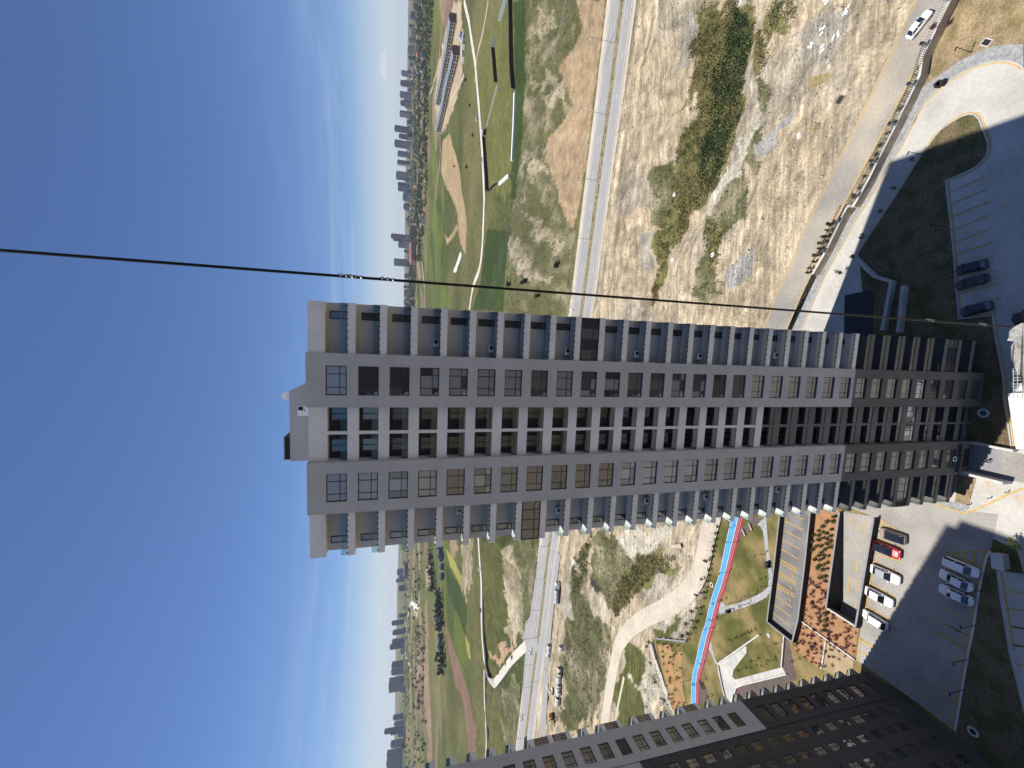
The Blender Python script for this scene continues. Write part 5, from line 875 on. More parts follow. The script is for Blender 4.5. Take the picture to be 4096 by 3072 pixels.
# ---------------------------------------------------------------- vehicles
def loft(sections, mb=None, close=True):
    mb = mb or MB(); n = len(sections[0]); base = len(mb.v)
    for s in sections: mb.v += s
    for a in range(len(sections)-1):
        for i in range(n-1): k = base+a*n+i; mb.f.append((k, k+n, k+n+1, k+1))
    if close:
        mb.f.append(tuple(base+i for i in range(n))); k = base+(len(sections)-1)*n; mb.f.append(tuple(k+i for i in reversed(range(n))))
    return mb
SPEC = dict(  # length width height belt ; windshield base, roof front, roof rear, rear window base (fractions from the nose)
    sedan=(4.6, 1.8, 1.46, .92, .27, .43, .73, .88), hatch=(4.3, 1.8, 1.48, .93, .25, .40, .84, .96), suv=(4.5, 1.86, 1.66, 1.05, .25, .38, .87, .97), van=(4.4, 1.78, 1.82, 1.1, .18, .33, .97, .99))
def make_car(kind, paint, roof=None):
    L, Wd, Ht, belt, a, b, c, d = SPEC[kind]; r = empty('parked_car'); hw_ = Wd/2; pm = 'car_'+paint
    X = lambda f: L/2-f*L
    st = []
    for f, w_, zt in ((0, .62, .58), (.015, .78, .66), (.05, .92, .74), (.12, .985, .82), (a-.02, 1, belt-.06), (a+.05, 1, belt), (.55, 1.0, belt), (d-.06, .99, belt), (min(d+.02, .955), .96, belt-.02), (.97, .88, belt-.08), (.99, .78, belt-.18), (1.0, .68, .62)):
        y = hw_*w_; zb = .26 if .03 < f < .97 else .36; x = X(f); cz = zt+.03*(1 if f < a or f > d else 0)
        st.append([(x, -y*.92, zb), (x, -y, zb+.22), (x, -y, zt-.12), (x, -y*.93, zt), (x, -y*.5, cz), (x, 0, cz+.015), (x, y*.5, cz), (x, y*.93, zt), (x, y, zt-.12), (x, y, zb+.22), (x, y*.92, zb)])
    body = loft(st).build('body', pm, r, True)
    wt = hw_*.74; wb = hw_*.90; e = .0
    xa, xb, xc, xd = X(a), X(b), X(c), X(d); zb = belt-.01; zt = Ht
    roofm = roof or pm
    xm = (xb+xc)/2
    rs = [[(xb, -wt, zt-.06), (xb, -wt*.6, zt-.02), (xb, 0, zt-.01), (xb, wt*.6, zt-.02), (xb, wt, zt-.06)], [(xm, -wt, zt-.03), (xm, -wt*.6, zt+.01), (xm, 0, zt+.02), (xm, wt*.6, zt+.01), (xm, wt, zt-.03)], [(xc, -wt*.97, zt-.08), (xc, -wt*.6, zt-.04), (xc, 0, zt-.03), (xc, wt*.6, zt-.04), (xc, wt*.97, zt-.08)]]
    loft(rs, close=False).build('roof', roofm, r, True)
    MB().quad((xa, -wb*.93, zb+.02), (xa, wb*.93, zb+.02), (xb+.01, wt*.95, zt-.06), (xb+.01, -wt*.95, zt-.06)).build('windshield', 'car_glass', r)
    MB().quad((xd, wb*.9, zb+.02), (xd, -wb*.9, zb+.02), (xc-.01, -wt*.92, zt-.08), (xc-.01, wt*.92, zt-.08)).build('rear_window', 'car_glass', r)
    for s in (-1, 1):
        q = [(xa, s*wb, zb), (xd, s*wb, zb), (xc, s*wt*.97, zt-.085), (xm, s*wt, zt-.035), (xb, s*wt, zt-.065)]
        MB().poly(q if s < 0 else q[::-1]).build('side_window', 'car_glass', r)
        for (x0, x1) in ((xm-.06, xm+.06),):
            q = [(x0, s*(wb+.012), zb), (x0+.05, s*(wt+.012), zt-.05), (x1+.05, s*(wt+.012), zt-.05), (x1, s*(wb+.012), zb)]
            MB().poly(q if s > 0 else q[::-1]).build('door_pillar', pm, r)
        for x0, y0, x1, y1, nm in ((xa, wb*.96, xb, wt*.975, 'pillar'), (xd, wb*.95, xc, wt*.95, 'pillar')):
            MB().cyl((x0, s*y0, zb), (x1, s*y1, zt-.07), .045, .04, n=5).build(nm, pm, r)
        MB().box(xa-.35, xa-.2, s*(hw_+.08)-.08, s*(hw_+.08)+.08, belt+.02, belt+.15).build('mirror', pm, r)
        MB().box(L/2-.2, L/2-.07, s*hw_*.62-.16, s*hw_*.62+.16, .60, .72).build('headlight', 'head_lamp', r)
        MB().box(-L/2+.02, -L/2+.14, s*hw_*.62-.15, s*hw_*.62+.15, .66, .82).build('tail_light', 'tail_lamp', r)
        for xw in (L*.305, -L*.295):
            t = MB().cyl((xw, s*(hw_-.21), .32), (xw, s*(hw_-.005), .32), .32, n=16).build('wheel', 'tyre', r); MB().cyl((xw, s*(hw_-.03), .32), (xw, s*(hw_+.004), .32), .2, n=10).build('rim', 'rim', t)
    return r
CAR_LABEL = ['beige brown car with long glass roof, first in the row under the parapet', 'red hatchback parked second in the row beside the beige car', 'white car with dark glass parked between the red car and a white sedan', 'white sedan half way along the sunny parking row', 'white off-road car at the shadow edge, last of the sunny row', 'white delivery van parked in shadow beside the yellow hatching', 'white sedan in shadow, middle of the three shaded cars', 'silver white sedan with black sunroof in the shade', 'dark navy off-road car in the shaded bay, topmost of the dark pair', 'dark navy sedan parked right beside another dark car in shade', 'lone dark car parked nose to the lawn near the rope', 'dark car mostly hidden behind the broken slab edge', 'white sedan driving on the outer road beside the fence']
for k, (kd, cl_, x, y, a, L) in enumerate(DATA['C']):
    c = make_car(kd, cl_, 'car_grey' if cl_ == 'whiteblack' else ('car_glass' if cl_ in ('red', 'beige') else None)); s = max(.9, min(1.1, L/SPEC[kd][0]))
    s = 1.0 if L < 3.6 else s
    c.location = (x, y, .04 if k < 12 else zr(x, y)+.06); c.rotation_euler.z = math.radians(a); c.scale = (s, s, s); tag(c, CAR_LABEL[k], 'car')
    if k == 12: c.name = 'driving_car'
    if k == 11: c.location = (11.3, 39.0, .04)
# delivery truck seen from above
tk_ = empty('box_truck', (-4.3, 38.55, .03), math.atan2(40.61-39.67, 8.0)); tag(tk_, 'white box truck with long pale ribbed roof parked by the tower', 'truck')
MB().box(-4.2, 4.1, -1.25, 1.25, .95, 3.55).build('cargo_box', 'truck_white', tk_)
for q in range(6): MB().box(-4.2+1.38*q, -4.14+1.38*q, -1.25, 1.25, 3.551, 3.57).build('roof_rib', 'coping_grey', tk_)
cab = loft([[(4.25, -1.15, .5), (4.25, -1.2, 2.5), (4.25, -1.0, 2.75), (4.25, 1.0, 2.75), (4.25, 1.2, 2.5), (4.25, 1.15, .5)], [(5.6, -1.15, .5), (5.6, -1.18, 2.3), (5.5, -.95, 2.65), (5.5, .95, 2.65), (5.6, 1.18, 2.3), (5.6, 1.15, .5)], [(6.1, -1.1, .5), (6.1, -1.1, 1.5), (6.0, -1.0, 1.6), (6.0, 1.0, 1.6), (6.1, 1.1, 1.5), (6.1, 1.1, .5)]]).build('cab', 'truck_white', tk_, True)
MB().quad((6.03, -1.0, 1.62), (6.03, 1.0, 1.62), (5.62, .9, 2.5), (5.62, -.9, 2.5)).build('windshield', 'car_glass', tk_)
for xw in (5.2, -2.2, -3.2):
    for s in (-1, 1): MB().cyl((xw, s*.85, .48), (xw, s*1.2, .48), .48, n=16).build('wheel', 'tyre', tk_)
MB().box(-4.1, 4.3, -.5, .5, .6, .94).build('chassis', 'black', tk_)
# ---------------------------------------------------------------- people
def person(loc, rz, label):
    r = empty('person', loc, rz); tag(r, label, 'person')
    J = dict(pel=(0, 0, .95), ch=(0, .02, 1.32), nk=(0, .04, 1.5), hd=(0, .06, 1.62), hd2=(0, .06, 1.74), ls=(-.18, .02, 1.42), le=(-.25, .08, 1.15), lh=(-.2, .26, 1.0), rs=(.18, .02, 1.42), re=(.27, -.05, 1.16), rh=(.26, .1, .93), lk=(-.1, .2, .52), lf=(-.1, .18, .08), lt=(-.1, .32, .04), rk=(.1, -.02, .5), rf=(.1, -.25, .1), rt=(.1, -.12, .04), lp=(-.1, .0, .9), rp=(.1, .0, .9))
    E_ = ['pel ch', 'ch nk', 'nk hd', 'hd hd2', 'ch ls', 'ls le', 'le lh', 'ch rs', 'rs re', 're rh', 'pel lp', 'lp lk', 'lk lf', 'lf lt', 'pel rp', 'rp rk', 'rk rf', 'rf rt']
    Rr = dict(pel=.15, ch=.16, nk=.06, hd=.095, hd2=.08, ls=.075, le=.05, lh=.04, rs=.075, re=.05, rh=.04, lk=.07, lf=.045, lt=.045, rk=.07, rf=.045, rt=.045, lp=.1, rp=.1)
    ks = list(J); me = bpy.data.meshes.new('body'); me.from_pydata([J[k] for k in ks], [(ks.index(a), ks.index(b)) for a, b in (e.split() for e in E_)], []); o = mkobj('body', me, 'cloth_dark', r)
    sm = o.modifiers.new('skin', 'SKIN'); 
    for k, v in zip(ks, me.skin_vertices[0].data): v.radius = (Rr[k], Rr[k]*.85); v.use_root = (k == 'pel')
    o.modifiers.new('sub', 'SUBSURF').levels = 1
    MB().cyl((0, .06, 1.66), (0, .05, 1.79), .1, .07, n=10).build('hair', 'black', r, True)
    MB().cyl((0, .075, 1.56), (0, .08, 1.67), .085, .09, n=10).build('face', 'skin', r, True)
    for k in ('lh', 'rh'):
        h = MB(); p = Vector(J[k])
        h.box(p.x-.02, p.x+.02, p.y-.04, p.y+.04, p.z-.09, p.z)
        for q in range(4): h.cyl((p.x, p.y-.03+.02*q, p.z-.09), (p.x+.01, p.y-.025+.02*q, p.z-.15-.01*(q in (1, 2))), .008, n=5)
        h.cyl((p.x, p.y+.04, p.z-.03), (p.x+.015, p.y+.07, p.z-.09), .009, n=5); h.build('hand', 'skin', r)
    return r
x, y = LP['person'][0]; person((x-.1, y-.7, .06), 2.2, 'person in dark clothes walking on the grey entrance path')
# ---------------------------------------------------------------- lamps and small street furniture
def garden_lamp(h=3.6):
    r = empty('garden_lamp'); MB().cyl((0, 0, 0), (0, 0, h), .06, .045, n=8).build('pole', 'lamp_black', r); MB().box(-.08, .5, -.09, .09, h-.06, h+.04).build('lamp_head', 'lamp_black', r); MB().cyl((0, 0, 0), (0, 0, .12), .14, n=8).build('base', 'lamp_black', r); return r
def near_what(x, y):
    opts = [('the running track', RR), ('the lower parking deck', A['lotwall']), ('the shaded lawn', LR), ('the retaining wall fence', A['wall_r']), ('the parking row in shadow', A['asphalt'][7:16]), ('the stone path', A['path1']), ('the pale plaza', A['plaza'])]
    return min(opts, key=lambda o: float(pl_dist(np.array(x), np.array(y), o[1])[0]))[0]
ORD = ['first', 'second', 'third', 'fourth', 'fifth', 'sixth', 'seventh', 'eighth', 'ninth', 'tenth', 'eleventh', 'twelfth', 'thirteenth', 'fourteenth', 'fifteenth', 'sixteenth', 'seventeenth', 'eighteenth', 'nineteenth', 'twentieth']
TENS = {2: 'twenty', 3: 'thirty', 4: 'forty', 5: 'fifty'}
def ordw(n):
    if n < 20: return ORD[n]
    t, u = divmod(n+1, 10); return (TENS[t][:-1]+'ieth') if u == 0 else TENS[t]+'-'+ORD[u-1]
def order_label(things, fmt, cat, group):
    """label repeats by their order from the picture's top edge down"""
    def key(p):
        v = Vector(p[1])-Vector((0, 0, CAM_H)); return -(v.dot(_R)/v.dot(_F))
    for k, (o, p) in enumerate(sorted(things, key=key)): tag(o, fmt % ordw(k), cat, group)
proto = garden_lamp(); T = []
for k, (x, y) in enumerate(LP['lamp']):
    o = proto if k == 0 else copy_tree(proto); o.location = (x, y, .05); o.rotation_euler.z = random.uniform(0, 6.28) if k > 4 else 2.6; T.append((o, (x, y, 0)))
order_label(T, 'thin black garden lamp post, %s counting from the top picture edge', 'lamp post', 'garden lamp posts')
T = []
for k, (x, y) in enumerate(LP['bollard']):
    o = MB().cyl((0, 0, 0), (0, 0, .9), .07, .06, n=8).cyl((0, 0, .9), (0, 0, 1.0), .09, .05, n=8).build('bollard', 'lamp_black', None, False, (x, y, .03)); T.append((o, (x, y, 0)))
order_label(T, 'short black bollard on the pale concrete apron, %s from the top', 'bollard', 'bollards on the apron')
def disc(name, x, y, r, z, m, label, cat, m2=None, r2=0):
    e = empty(name, (x, y, z)); tag(e, label, cat); MB().cyl((0, 0, 0), (0, 0, .03), r, n=20).build('ring', m, e)
    MB().cyl((0, 0, .03), (0, 0, .045), r2 or r*.7, n=20).build('lid', m2 or m, e)
for (x, y), lb in zip(LP['manhole'], ('round brown manhole cover on the pale apron nearest the tower', 'round brown manhole cover on the pale apron past the yellow line', 'dark round drain cover on the shaded concrete')): disc('manhole_cover', x, y, .45, .03, 'wall_brown', lb, 'manhole', 'wall_brown')
for (x, y), lb, m2 in zip(LP['manhole_p'], ('pale ring with green lid in the shaded lawn at the tower foot', 'white concrete manhole ring beside the blue track', 'small pale manhole ring in the park lawn', 'white concrete ring in the dark lawn by the parking corner'), ('pvc_green', 'black', 'concrete_wall', 'black')): disc('manhole_ring', x, y, .75 if m2 != 'concrete_wall' else .5, .13, 'coping_white', lb, 'manhole', m2, .42)
x, y = LP['grate'][0]; gr = empty('drain_grate', (x, y, .07), .7); tag(gr, 'pale framed rectangular drain grate in the dry verge', 'drain'); MB().box(-.75, .75, -.5, .5, 0, .06).build('frame', 'coping_white', gr); MB().box(-.6, .6, -.36, .36, .06, .08).build('grating', 'black', gr)
def bin_(x, y, rz, label):
    b = empty('waste_bin', (x, y, .05), rz); tag(b, label, 'waste bin'); loft([[(-.35, -.3, .1), (.35, -.3, .1), (.35, .3, .1), (-.35, .3, .1), (-.35, -.3, .1)], [(-.42, -.38, 1.05), (.42, -.38, 1.05), (.42, .38, 1.05), (-.42, .38, 1.05), (-.42, -.38, 1.05)]], close=False).build('bin_body', 'black', b); MB().box(-.45, .45, -.42, .42, 1.05, 1.13).build('lid', 'lamp_black', b)
    for s in (-.3, .3): MB().cyl((s, -.32, .1), (s+.06, -.32, .1), .1, n=8).build('wheel', 'tyre', b)
for (x, y), lb in zip(LP['bins'], ('black waste bin by the curved kerb, the one farther from the wall', 'black waste bin by the curved kerb, right behind its twin', 'black waste bin on the stone path, upper of two', 'black waste bin on the stone path, lower of two', 'black waste bin at the path end beside the running track')): bin_(x, y, random.random(), lb)
for (x, y), lb in zip(LP['bench'], ('cream bench on the dark paving beside the track, lower of two', 'cream bench on the dark paving beside the track, upper of two', 'dark bench on the small paved spot beside the lower track')):
    b = empty('park_bench', (x, y, .04), .6); tag(b, lb, 'bench'); m_ = 'far_tan' if 'cream' in lb else 'black'
    for q in range(3): MB().box(-.9, .9, -.25+.17*q, -.11+.17*q, .42, .46).build('seat_slat', m_, b)
    for s in (-.7, .7): MB().box(s-.04, s+.04, -.22, .22, 0, .42).build('leg', 'black', b)
    for q in range(2): MB().box(-.9, .9, .27, .3, .55+.16*q, .67+.16*q).build('back_slat', m_, b)
x, y = LP['cabinet'][0]; cb = empty('electric_cabinet', (x, y, .05), .1); tag(cb, 'pale grey electric cabinet at the corner of the shaded lawn', 'cabinet'); MB().box(-1.1, 1.1, -.6, .6, 0, 1.7).build('cabinet_body', 'concrete_wall', cb); MB().box(-1.18, 1.18, -.68, .68, 1.7, 1.8).build('cabinet_roof', 'coping_white', cb)
for s in (-.55, .55): MB().box(s-.5, s+.5, -.63, -.6, .1, 1.6).build('cabinet_door', 'coping_grey', cb)
# concrete channel walls beside the tower, in shade
for pl, h, lb in (([(27.9, 64.4), (22.5, 60.3), (20.6, 57.2), (11.5, 58.6)], 1.3, 'bent concrete garden wall beside the tower in shade'), ([(19.4, 55.2), (10.8, 55.9)], 1.4, 'straight concrete garden wall nearest the shaded parking')):
    thing_wall('concrete_garden_wall', pl, .45, 0, h, 'concrete_wall', lb, 'concrete_wall', .05, .1)
MB_ = MB().box(10.6, 20., 61.0, 66.5, .16, .22).build('dark_roof_sheet', 'signboard'); MB_['kind'] = 'structure'
# fence on the retaining wall
fe = empty('railing_fence', (0, 0, 0)); tag(fe, 'iron railing fence with pillars standing on the brown retaining wall', 'fence')
pw = walk([p for p in WR if True], 6.2, 1.0)
for k, (x, y, a) in enumerate(pw):
    p = MB().box(-.22, .22, -.22, .22, 0, 1.5).build('pillar', 'concrete_wall', fe, False, (x, y, 2.0)); p.rotation_euler.z = a; q = MB().box(-.27, .27, -.27, .27, 1.5, 1.6).build('pillar_cap', 'lamp_black', p)
    if k+1 < len(pw):
        x2, y2, _ = pw[k+1]; L = math.dist((x, y), (x2, y2)); an = math.atan2(y2-y, x2-x); mb = MB()
        for z in (.25, 1.15): mb.box(.24, L-.24, -.02, .02, z, z+.05)
        for t in np.arange(.4, L-.3, .34): mb.box(t-.032, t+.032, -.02, .02, .1, 1.35)
        p = mb.build('railing_panel', 'white_paint' if 2 < k < 8 else 'lamp_black', fe, False, (x, y, 2.0)); p.rotation_euler.z = an
lf = empty('railing_fence', (0, 0, 0)); tag(lf, 'thin wire fence on posts between gravel road and the planted verge', 'fence')
for k, (x, y, a) in enumerate(walk(A['fence_l'], 3.0)):
    MB().cyl((0, 0, -.3), (0, 0, 1.9), .04, n=5).build('fence_post', 'lamp_black', lf, False, (x, y, .1))
for z in (.6, 1.2, 1.8): wall_mb(A['fence_l'], .03, z, z+.03).build('fence_rail', 'coping_grey', lf)
ok_ = kerb('kerb', offset_pl([A['wall_r'][i] for i in range(11, 15)], -1.6), 'orange_soil', .35, 1.7, 2.15)
# ---------------------------------------------------------------- plants
def leaf_cloud(n, rx, ry, rz, cz, size, seed, clumps=7):
    """leaf-sized faces gathered into clumps through an ellipsoid"""
    g = np.random.default_rng(seed); cc = g.normal(size=(clumps, 3)); cc /= np.linalg.norm(cc, axis=1)[:, None]+1e-6; cc *= g.uniform(.25, .8, (clumps, 1))
    p = cc[g.integers(0, clumps, n)]+g.normal(size=(n, 3))*.24; p *= np.array([rx, ry, rz]); p[:, 2] += cz
    a = g.normal(size=(n, 3)); a /= np.linalg.norm(a, axis=1)[:, None]; b = np.cross(a, g.normal(size=(n, 3))); b /= np.linalg.norm(b, axis=1)[:, None]
    s = size*g.uniform(.6, 1.3, (n, 1)); V = np.stack([p-a*s, p+b*s*.6, p+a*s, p-b*s*.6], 1).reshape(-1, 3); return V, np.arange(4*n).reshape(-1, 4)
def plant(name, crown_m, h, rx, rz, n, size, seed, trunk=.04, trunk_h=None):
    r = empty(name); th = trunk_h if trunk_h is not None else h*.45
    V, Q = leaf_cloud(n, rx, rx, rz, h-rz*.8, size, seed); mkobj('crown', np_mesh('crown', V, Q, crown_m), None, r)
    if trunk:
        mb = MB().cyl((0, 0, -.1), (0, 0, th), trunk, trunk*.6, n=6)
        for k in range(3): mb.cyl((0, 0, th*.8), (.5*rx*math.cos(k*2.1+seed), .5*rx*math.sin(k*2.1+seed), h*.8), trunk*.5, trunk*.2, n=4)
        mb.build('trunk', 'bark', r)
    return r
def scatter(protos, pts, z, sc=(.8, 1.2), zf=None):
    T = []; used = set()
    for k, (x, y) in enumerate(pts):
        j = k % len(protos); o = protos[j] if j not in used else copy_tree(protos[j]); used.add(j)
        o.location = (x, y, zf(x, y) if zf else z); o.rotation_euler = (0, 0, random.uniform(0, 6.28)); s = random.uniform(*sc); o.scale = (s, s, s*random.uniform(.9, 1.1)); T.append((o, (x, y, z)))
    return T
T = scatter([plant('young_tree', 'leaf', 2.6, .55, .8, 160, .11, k+1) for k in range(2)], LP['tree'], .1); order_label(T, 'young green street tree along the lawn edge, %s from the top', 'tree', 'street trees along the drive')
T = scatter([plant('conifer_shrub', 'leaf_dark', 1.9, .42, .95, 220, .11, k+11, .04, .4) for k in range(2)], LP['conifer'], 1.85); order_label(T, 'small dark conifer on the orange verge by the outer road, %s from the top', 'shrub', 'conifers along the road')
T = scatter([plant('maroon_tree', 'leaf_maroon', 2.3, .7, .8, 200, .12, k+21) for k in range(2)], LP['maroon'], .1, zf=lambda x, y: 1.9 if x > 30 else .1); order_label(T, 'maroon leaved ornamental tree, %s counting down from the top', 'tree', 'maroon trees')
T = scatter([plant('round_bush', 'leaf_dark', 1.0, .8, .55, 150, .12, k+31, 0) for k in range(2)], LP['fbush'], 1.9, (.65, .8)); order_label(T, 'dark rounded bush behind the pale railing panel, %s from the top', 'bush', 'bushes behind the railing')
T = scatter([plant('park_sapling', 'leaf', 2.4, .5, .7, 90, .09, k+41, .035) for k in range(3)], LP['parksap'], .06); order_label(T, 'thin park sapling with sparse leaves, %s from the top', 'tree', 'park saplings')
T = scatter([plant('hedge_shrub', 'leaf_dark', 1.1, .6, .55, 140, .11, k+51, 0) for k in range(3)], LP['hedge'], .05); order_label(T, 'dark hedge shrub in the verge beside the gravel road, %s from the top', 'shrub', 'hedge shrubs along the fence')
T = scatter([plant('planted_shrub', 'leaf', .8, .5, .42, 240, .09, k+61, 0) for k in range(3)], LP['bed'], .05, (.85, 1.15)); order_label(T, 'rounded green shrub planted in red soil, %s from the top', 'shrub', 'green shrubs in the red soil bed')
# dark leaved bedding plants fill the lower half of the red bed
g = np.random.default_rng(5); P = np.array(A['redsoil']); bp_ = []
while len(bp_) < 230:
    q = g.uniform(P.min(0), P.max(0))
    if q[0] < -43.5 and inside(q[:1], q[1:2], A['redsoil'])[0]: bp_.append(tuple(q))
T = scatter([plant('bedding_plant', 'leaf_maroon', .5, .42, .2, 30, .12, k+71, 0) for k in range(3)], bp_, .05)
for o, p in T: tag(o, 'small dark maroon bedding plant in the crowded part of the red soil bed', 'plant', 'maroon bedding plants')
g = np.random.default_rng(6); bp_ = []; P = np.array(A['orangesoil'])
while len(bp_) < 40:
    q = g.uniform(P.min(0), P.max(0))
    if inside(q[:1], q[1:2], A['orangesoil'])[0]: bp_.append(tuple(q))
T = scatter([plant('soil_bed_shrub', 'leaf_olive', .7, .5, .3, 60, .12, k+75, 0) for k in range(2)], bp_, .05)
for o, p in T: tag(o, 'olive green low shrub in the orange soil bed', 'shrub', 'shrubs in the orange soil bed')
x, y = LP['planter'][0]; pl_ = plant('planter_tree', 'leaf', 2.2, 1.1, 1.0, 500, .12, 81); pl_.location = (x, y, .1); tag(pl_, 'leafy green bush in a kerbed island at the bottom right of the apron', 'bush')
# wild growth: creek, scrub and far woods are masses nobody could count
def mass(name, polys, dens, size, hgt, m, label, seed, per=15, zoff=0., cap=9000):
    g = np.random.default_rng(seed); Vs = []; 
    for poly in polys:
        P = np.array(poly); lo, hi = P.min(0), P.max(0); n = int(min(cap, (hi-lo).prod()*dens)); q = g.uniform(lo, hi, (n, 2)); q = q[inside(q[:, 0], q[:, 1], poly)]
        q = q[fbm(q[:, 0]/7, q[:, 1]/7, seed, 3) > .36]
        ins_ = inside(q[:, 0], q[:, 1], PAD); q = q[~ins_]
        if len(q) == 0: continue
        dr, _ = pl_dist(q[:, 0], q[:, 1], OROAD); q = q[dr > 5]; z = height(q[:, 0], q[:, 1])
        S = size*g.uniform(.6, 1.5, len(q))
        c = np.repeat(np.column_stack([q, z+zoff]), per, 0); s = np.repeat(S, per)
        o = g.normal(size=(len(c), 3))*s[:, None]*np.array([.55, .55, .4*hgt]); o[:, 2] = np.abs(o[:, 2])+.1; c = c+o
        a = g.normal(size=(len(c), 3)); a /= np.linalg.norm(a, axis=1)[:, None]; b = np.cross(a, g.normal(size=(len(c), 3))); b /= np.linalg.norm(b, axis=1)[:, None]
        w_ = (s*.27)[:, None]*g.uniform(.6, 1.3, (len(c), 1)); Vs.append(np.stack([c-a*w_, c+b*w_*.7, c+a*w_, c-b*w_*.7], 1).reshape(-1, 3))
    V = np.concatenate(Vs); o = mkobj(name, np_mesh(name, V, np.arange(len(V)).reshape(-1, 4), m), None); tag(o, label, name.replace('_', ' '), kind='stuff'); return o
ZN = DATA['Z']
waste_ = [(20, 85), (45, 71), (75, 51), (110, 30), (150, 20), (140, 75), (100, 92), (75, 98), (50, 110), (30, 135), (10, 120)]
mass('creek_reeds', ZN['creekdark'], 2.6, .7, 1.6, 'leaf_reed', 'dense dark green reeds filling the creek bed', 90)
mass('creek_grass', ZN['creekveg'], 1.1, .7, 1.0, 'leaf_olive', 'olive and green wild growth along the creek banks', 91)
mass('creek_bush', ZN['creekveg'], .3, .7, 1.2, 'leaf', 'green bushes scattered through the creek growth', 92)
mass('scrub_patch', ZN['shrubs']+ZN['scrub'][3:]+ZN['chalkscrub'], .5, .55, .9, 'leaf_scrub', 'low dusty scrub on the waste ground near the road', 93, 9)
mass('slope_scrub', ZN['scrub'][:3]+ZN['paleslope'], .16, .62, .8, 'leaf_scrub', 'dark thorny scrub dotted over the pale slopes', 94, 9, cap=9000)
mass('verge_scrub', [[(-60, 222), (160, 156), (160, 122), (95, 125), (55, 148), (20, 165), (-60, 190)], waste_], .05, .4, .8, 'leaf_scrub', 'sparse dark tufts on the bare ground between highway and creek', 98, 9)
# stones on the waste ground
def stones(n, polys, smin, smax, m, label, seed):
    g = np.random.default_rng(seed); O = np.array([(1,0,0),(-1,0,0),(0,1,0),(0,-1,0),(0,0,1),(0,0,-.6)]); Fc = np.array([(0,2,4),(2,1,4),(1,3,4),(3,0,4),(2,0,5),(1,2,5),(3,1,5),(0,3,5)]); Vs = []; Fs = []; k = 0
    for poly in polys:
        P = np.array(poly); q = g.uniform(P.min(0), P.max(0), (n, 2)); q = q[inside(q[:, 0], q[:, 1], poly)&~inside(q[:, 0], q[:, 1], PAD)]
        dr, _ = pl_dist(q[:, 0], q[:, 1], OROAD); q = q[dr > 4]; z = height(q[:, 0], q[:, 1])
        for (x, y), h in zip(q, z):
            s = smin+(smax-smin)*g.random()**4; Vs.append(O*g.uniform(.6, 1.2, (6, 3))*s*np.array([1.2, 1, .6])+np.array([x, y, h+s*.2])); Fs.append(Fc+k); k += 6
    o = mkobj('rubble', np_mesh('rubble', np.concatenate(Vs), np.concatenate(Fs), m), None); tag(o, label, 'rubble', kind='stuff')
waste = [(20, 85), (45, 71), (75, 51), (110, 30), (150, 20), (140, 75), (100, 92), (75, 98), (50, 110), (30, 135), (10, 120)]
stones(5200, [waste], .06, .42, 'rock', 'pale stones strewn over the waste ground by the outer road', 95)
stones(120, ZN['greydirt'][2:3]+ZN['bluedirt'], .08, .45, 'rock_grey', 'grey rubble patches on the waste ground', 96)
stones(1500, [[(-60, 112), (-100, 152), (-90, 175), (-45, 150), (-40, 112)], [(-40, 230), (150, 175), (150, 130), (50, 150), (-60, 175)]], .12, .6, 'rock', 'pale stones on the cut slopes beyond the gravel road', 97)
# ---------------------------------------------------------------- things along the highway
def hw_lamp():
    r = empty('highway_lamp'); MB().cyl((0, 0, 0), (0, 0, 11.2), .13, .07, n=8).build('pole', 'steel', r)
    for s in (-1, 1):
        a = MB().cyl((0, 0, 11), (0, s*1.8, 11.5), .05, n=6).build('arm', 'steel', r); MB().box(-.12, .12, s*1.9-.4, s*1.9+.4, 11.45, 11.58).build('lamp_head', 'white_paint', a)
    return r
p0_ = hw_lamp(); T = []
for k, (x, y) in enumerate(DATA['lampsH']):
    o = p0_ if k == 0 else copy_tree(p0_); o.location = (x, y, max(-.1, H1(x, y))); o.rotation_euler.z = -.28; T.append((o, (x, y, 0)))
order_label(T, 'double armed grey street light on the highway, %s from the top', 'street light', 'highway street lights')
def pipe_mesh(L=2.2, r=1.0):
    mb = MB(); n = 18
    for R0, inn in ((r, False), (r*.82, True)):
        for i in range(n):
            a0, a1 = 2*math.pi*i/n, 2*math.pi*(i+1)/n
            q = [(-L/2, R0*math.cos(a0), r+R0*math.sin(a0)), (L/2, R0*math.cos(a0), r+R0*math.sin(a0)), (L/2, R0*math.cos(a1), r+R0*math.sin(a1)), (-L/2, R0*math.cos(a1), r+R0*math.sin(a1))]
            mb.quad(*(q if inn else q[::-1]))
    for x, s in ((-L/2, -1), (L/2, 1)):
        for i in range(n):
            a0, a1 = 2*math.pi*i/n, 2*math.pi*(i+1)/n; f = lambda a, R0: (x, R0*math.cos(a), r+R0*math.sin(a)); q = [f(a0, r*.82), f(a1, r*.82), f(a1, r), f(a0, r)]; mb.quad(*(q if s < 0 else q[::-1]))
    me = mb.mesh('concrete_pipe'); me.materials.append(MAT['pipe_concrete']); return me
PM = pipe_mesh(); T = []
for k, (x, y) in enumerate(DATA['pipe']):
    o = mkobj('concrete_pipe', PM, None); o.location = (x, y, H1(x, y)); o.rotation_euler.z = -.28+random.uniform(-.1, .1); o.scale = (1.25,)*3; T.append((o, (x, y, 0)))
order_label(T, 'pale concrete drain pipe lying on the highway verge, %s from the top', 'pipe', 'concrete pipes on the verge')
(xa, ya), (xb, yb) = DATA['truckH']; an = math.atan2(ya-yb, xa-xb)
ft = empty('flatbed_truck', ((xa+xb)/2, (ya+yb)/2, H1((xa+xb)/2, (ya+yb)/2)), an); tag(ft, 'white cab flatbed truck loaded with pipes parked beside the highway', 'truck')
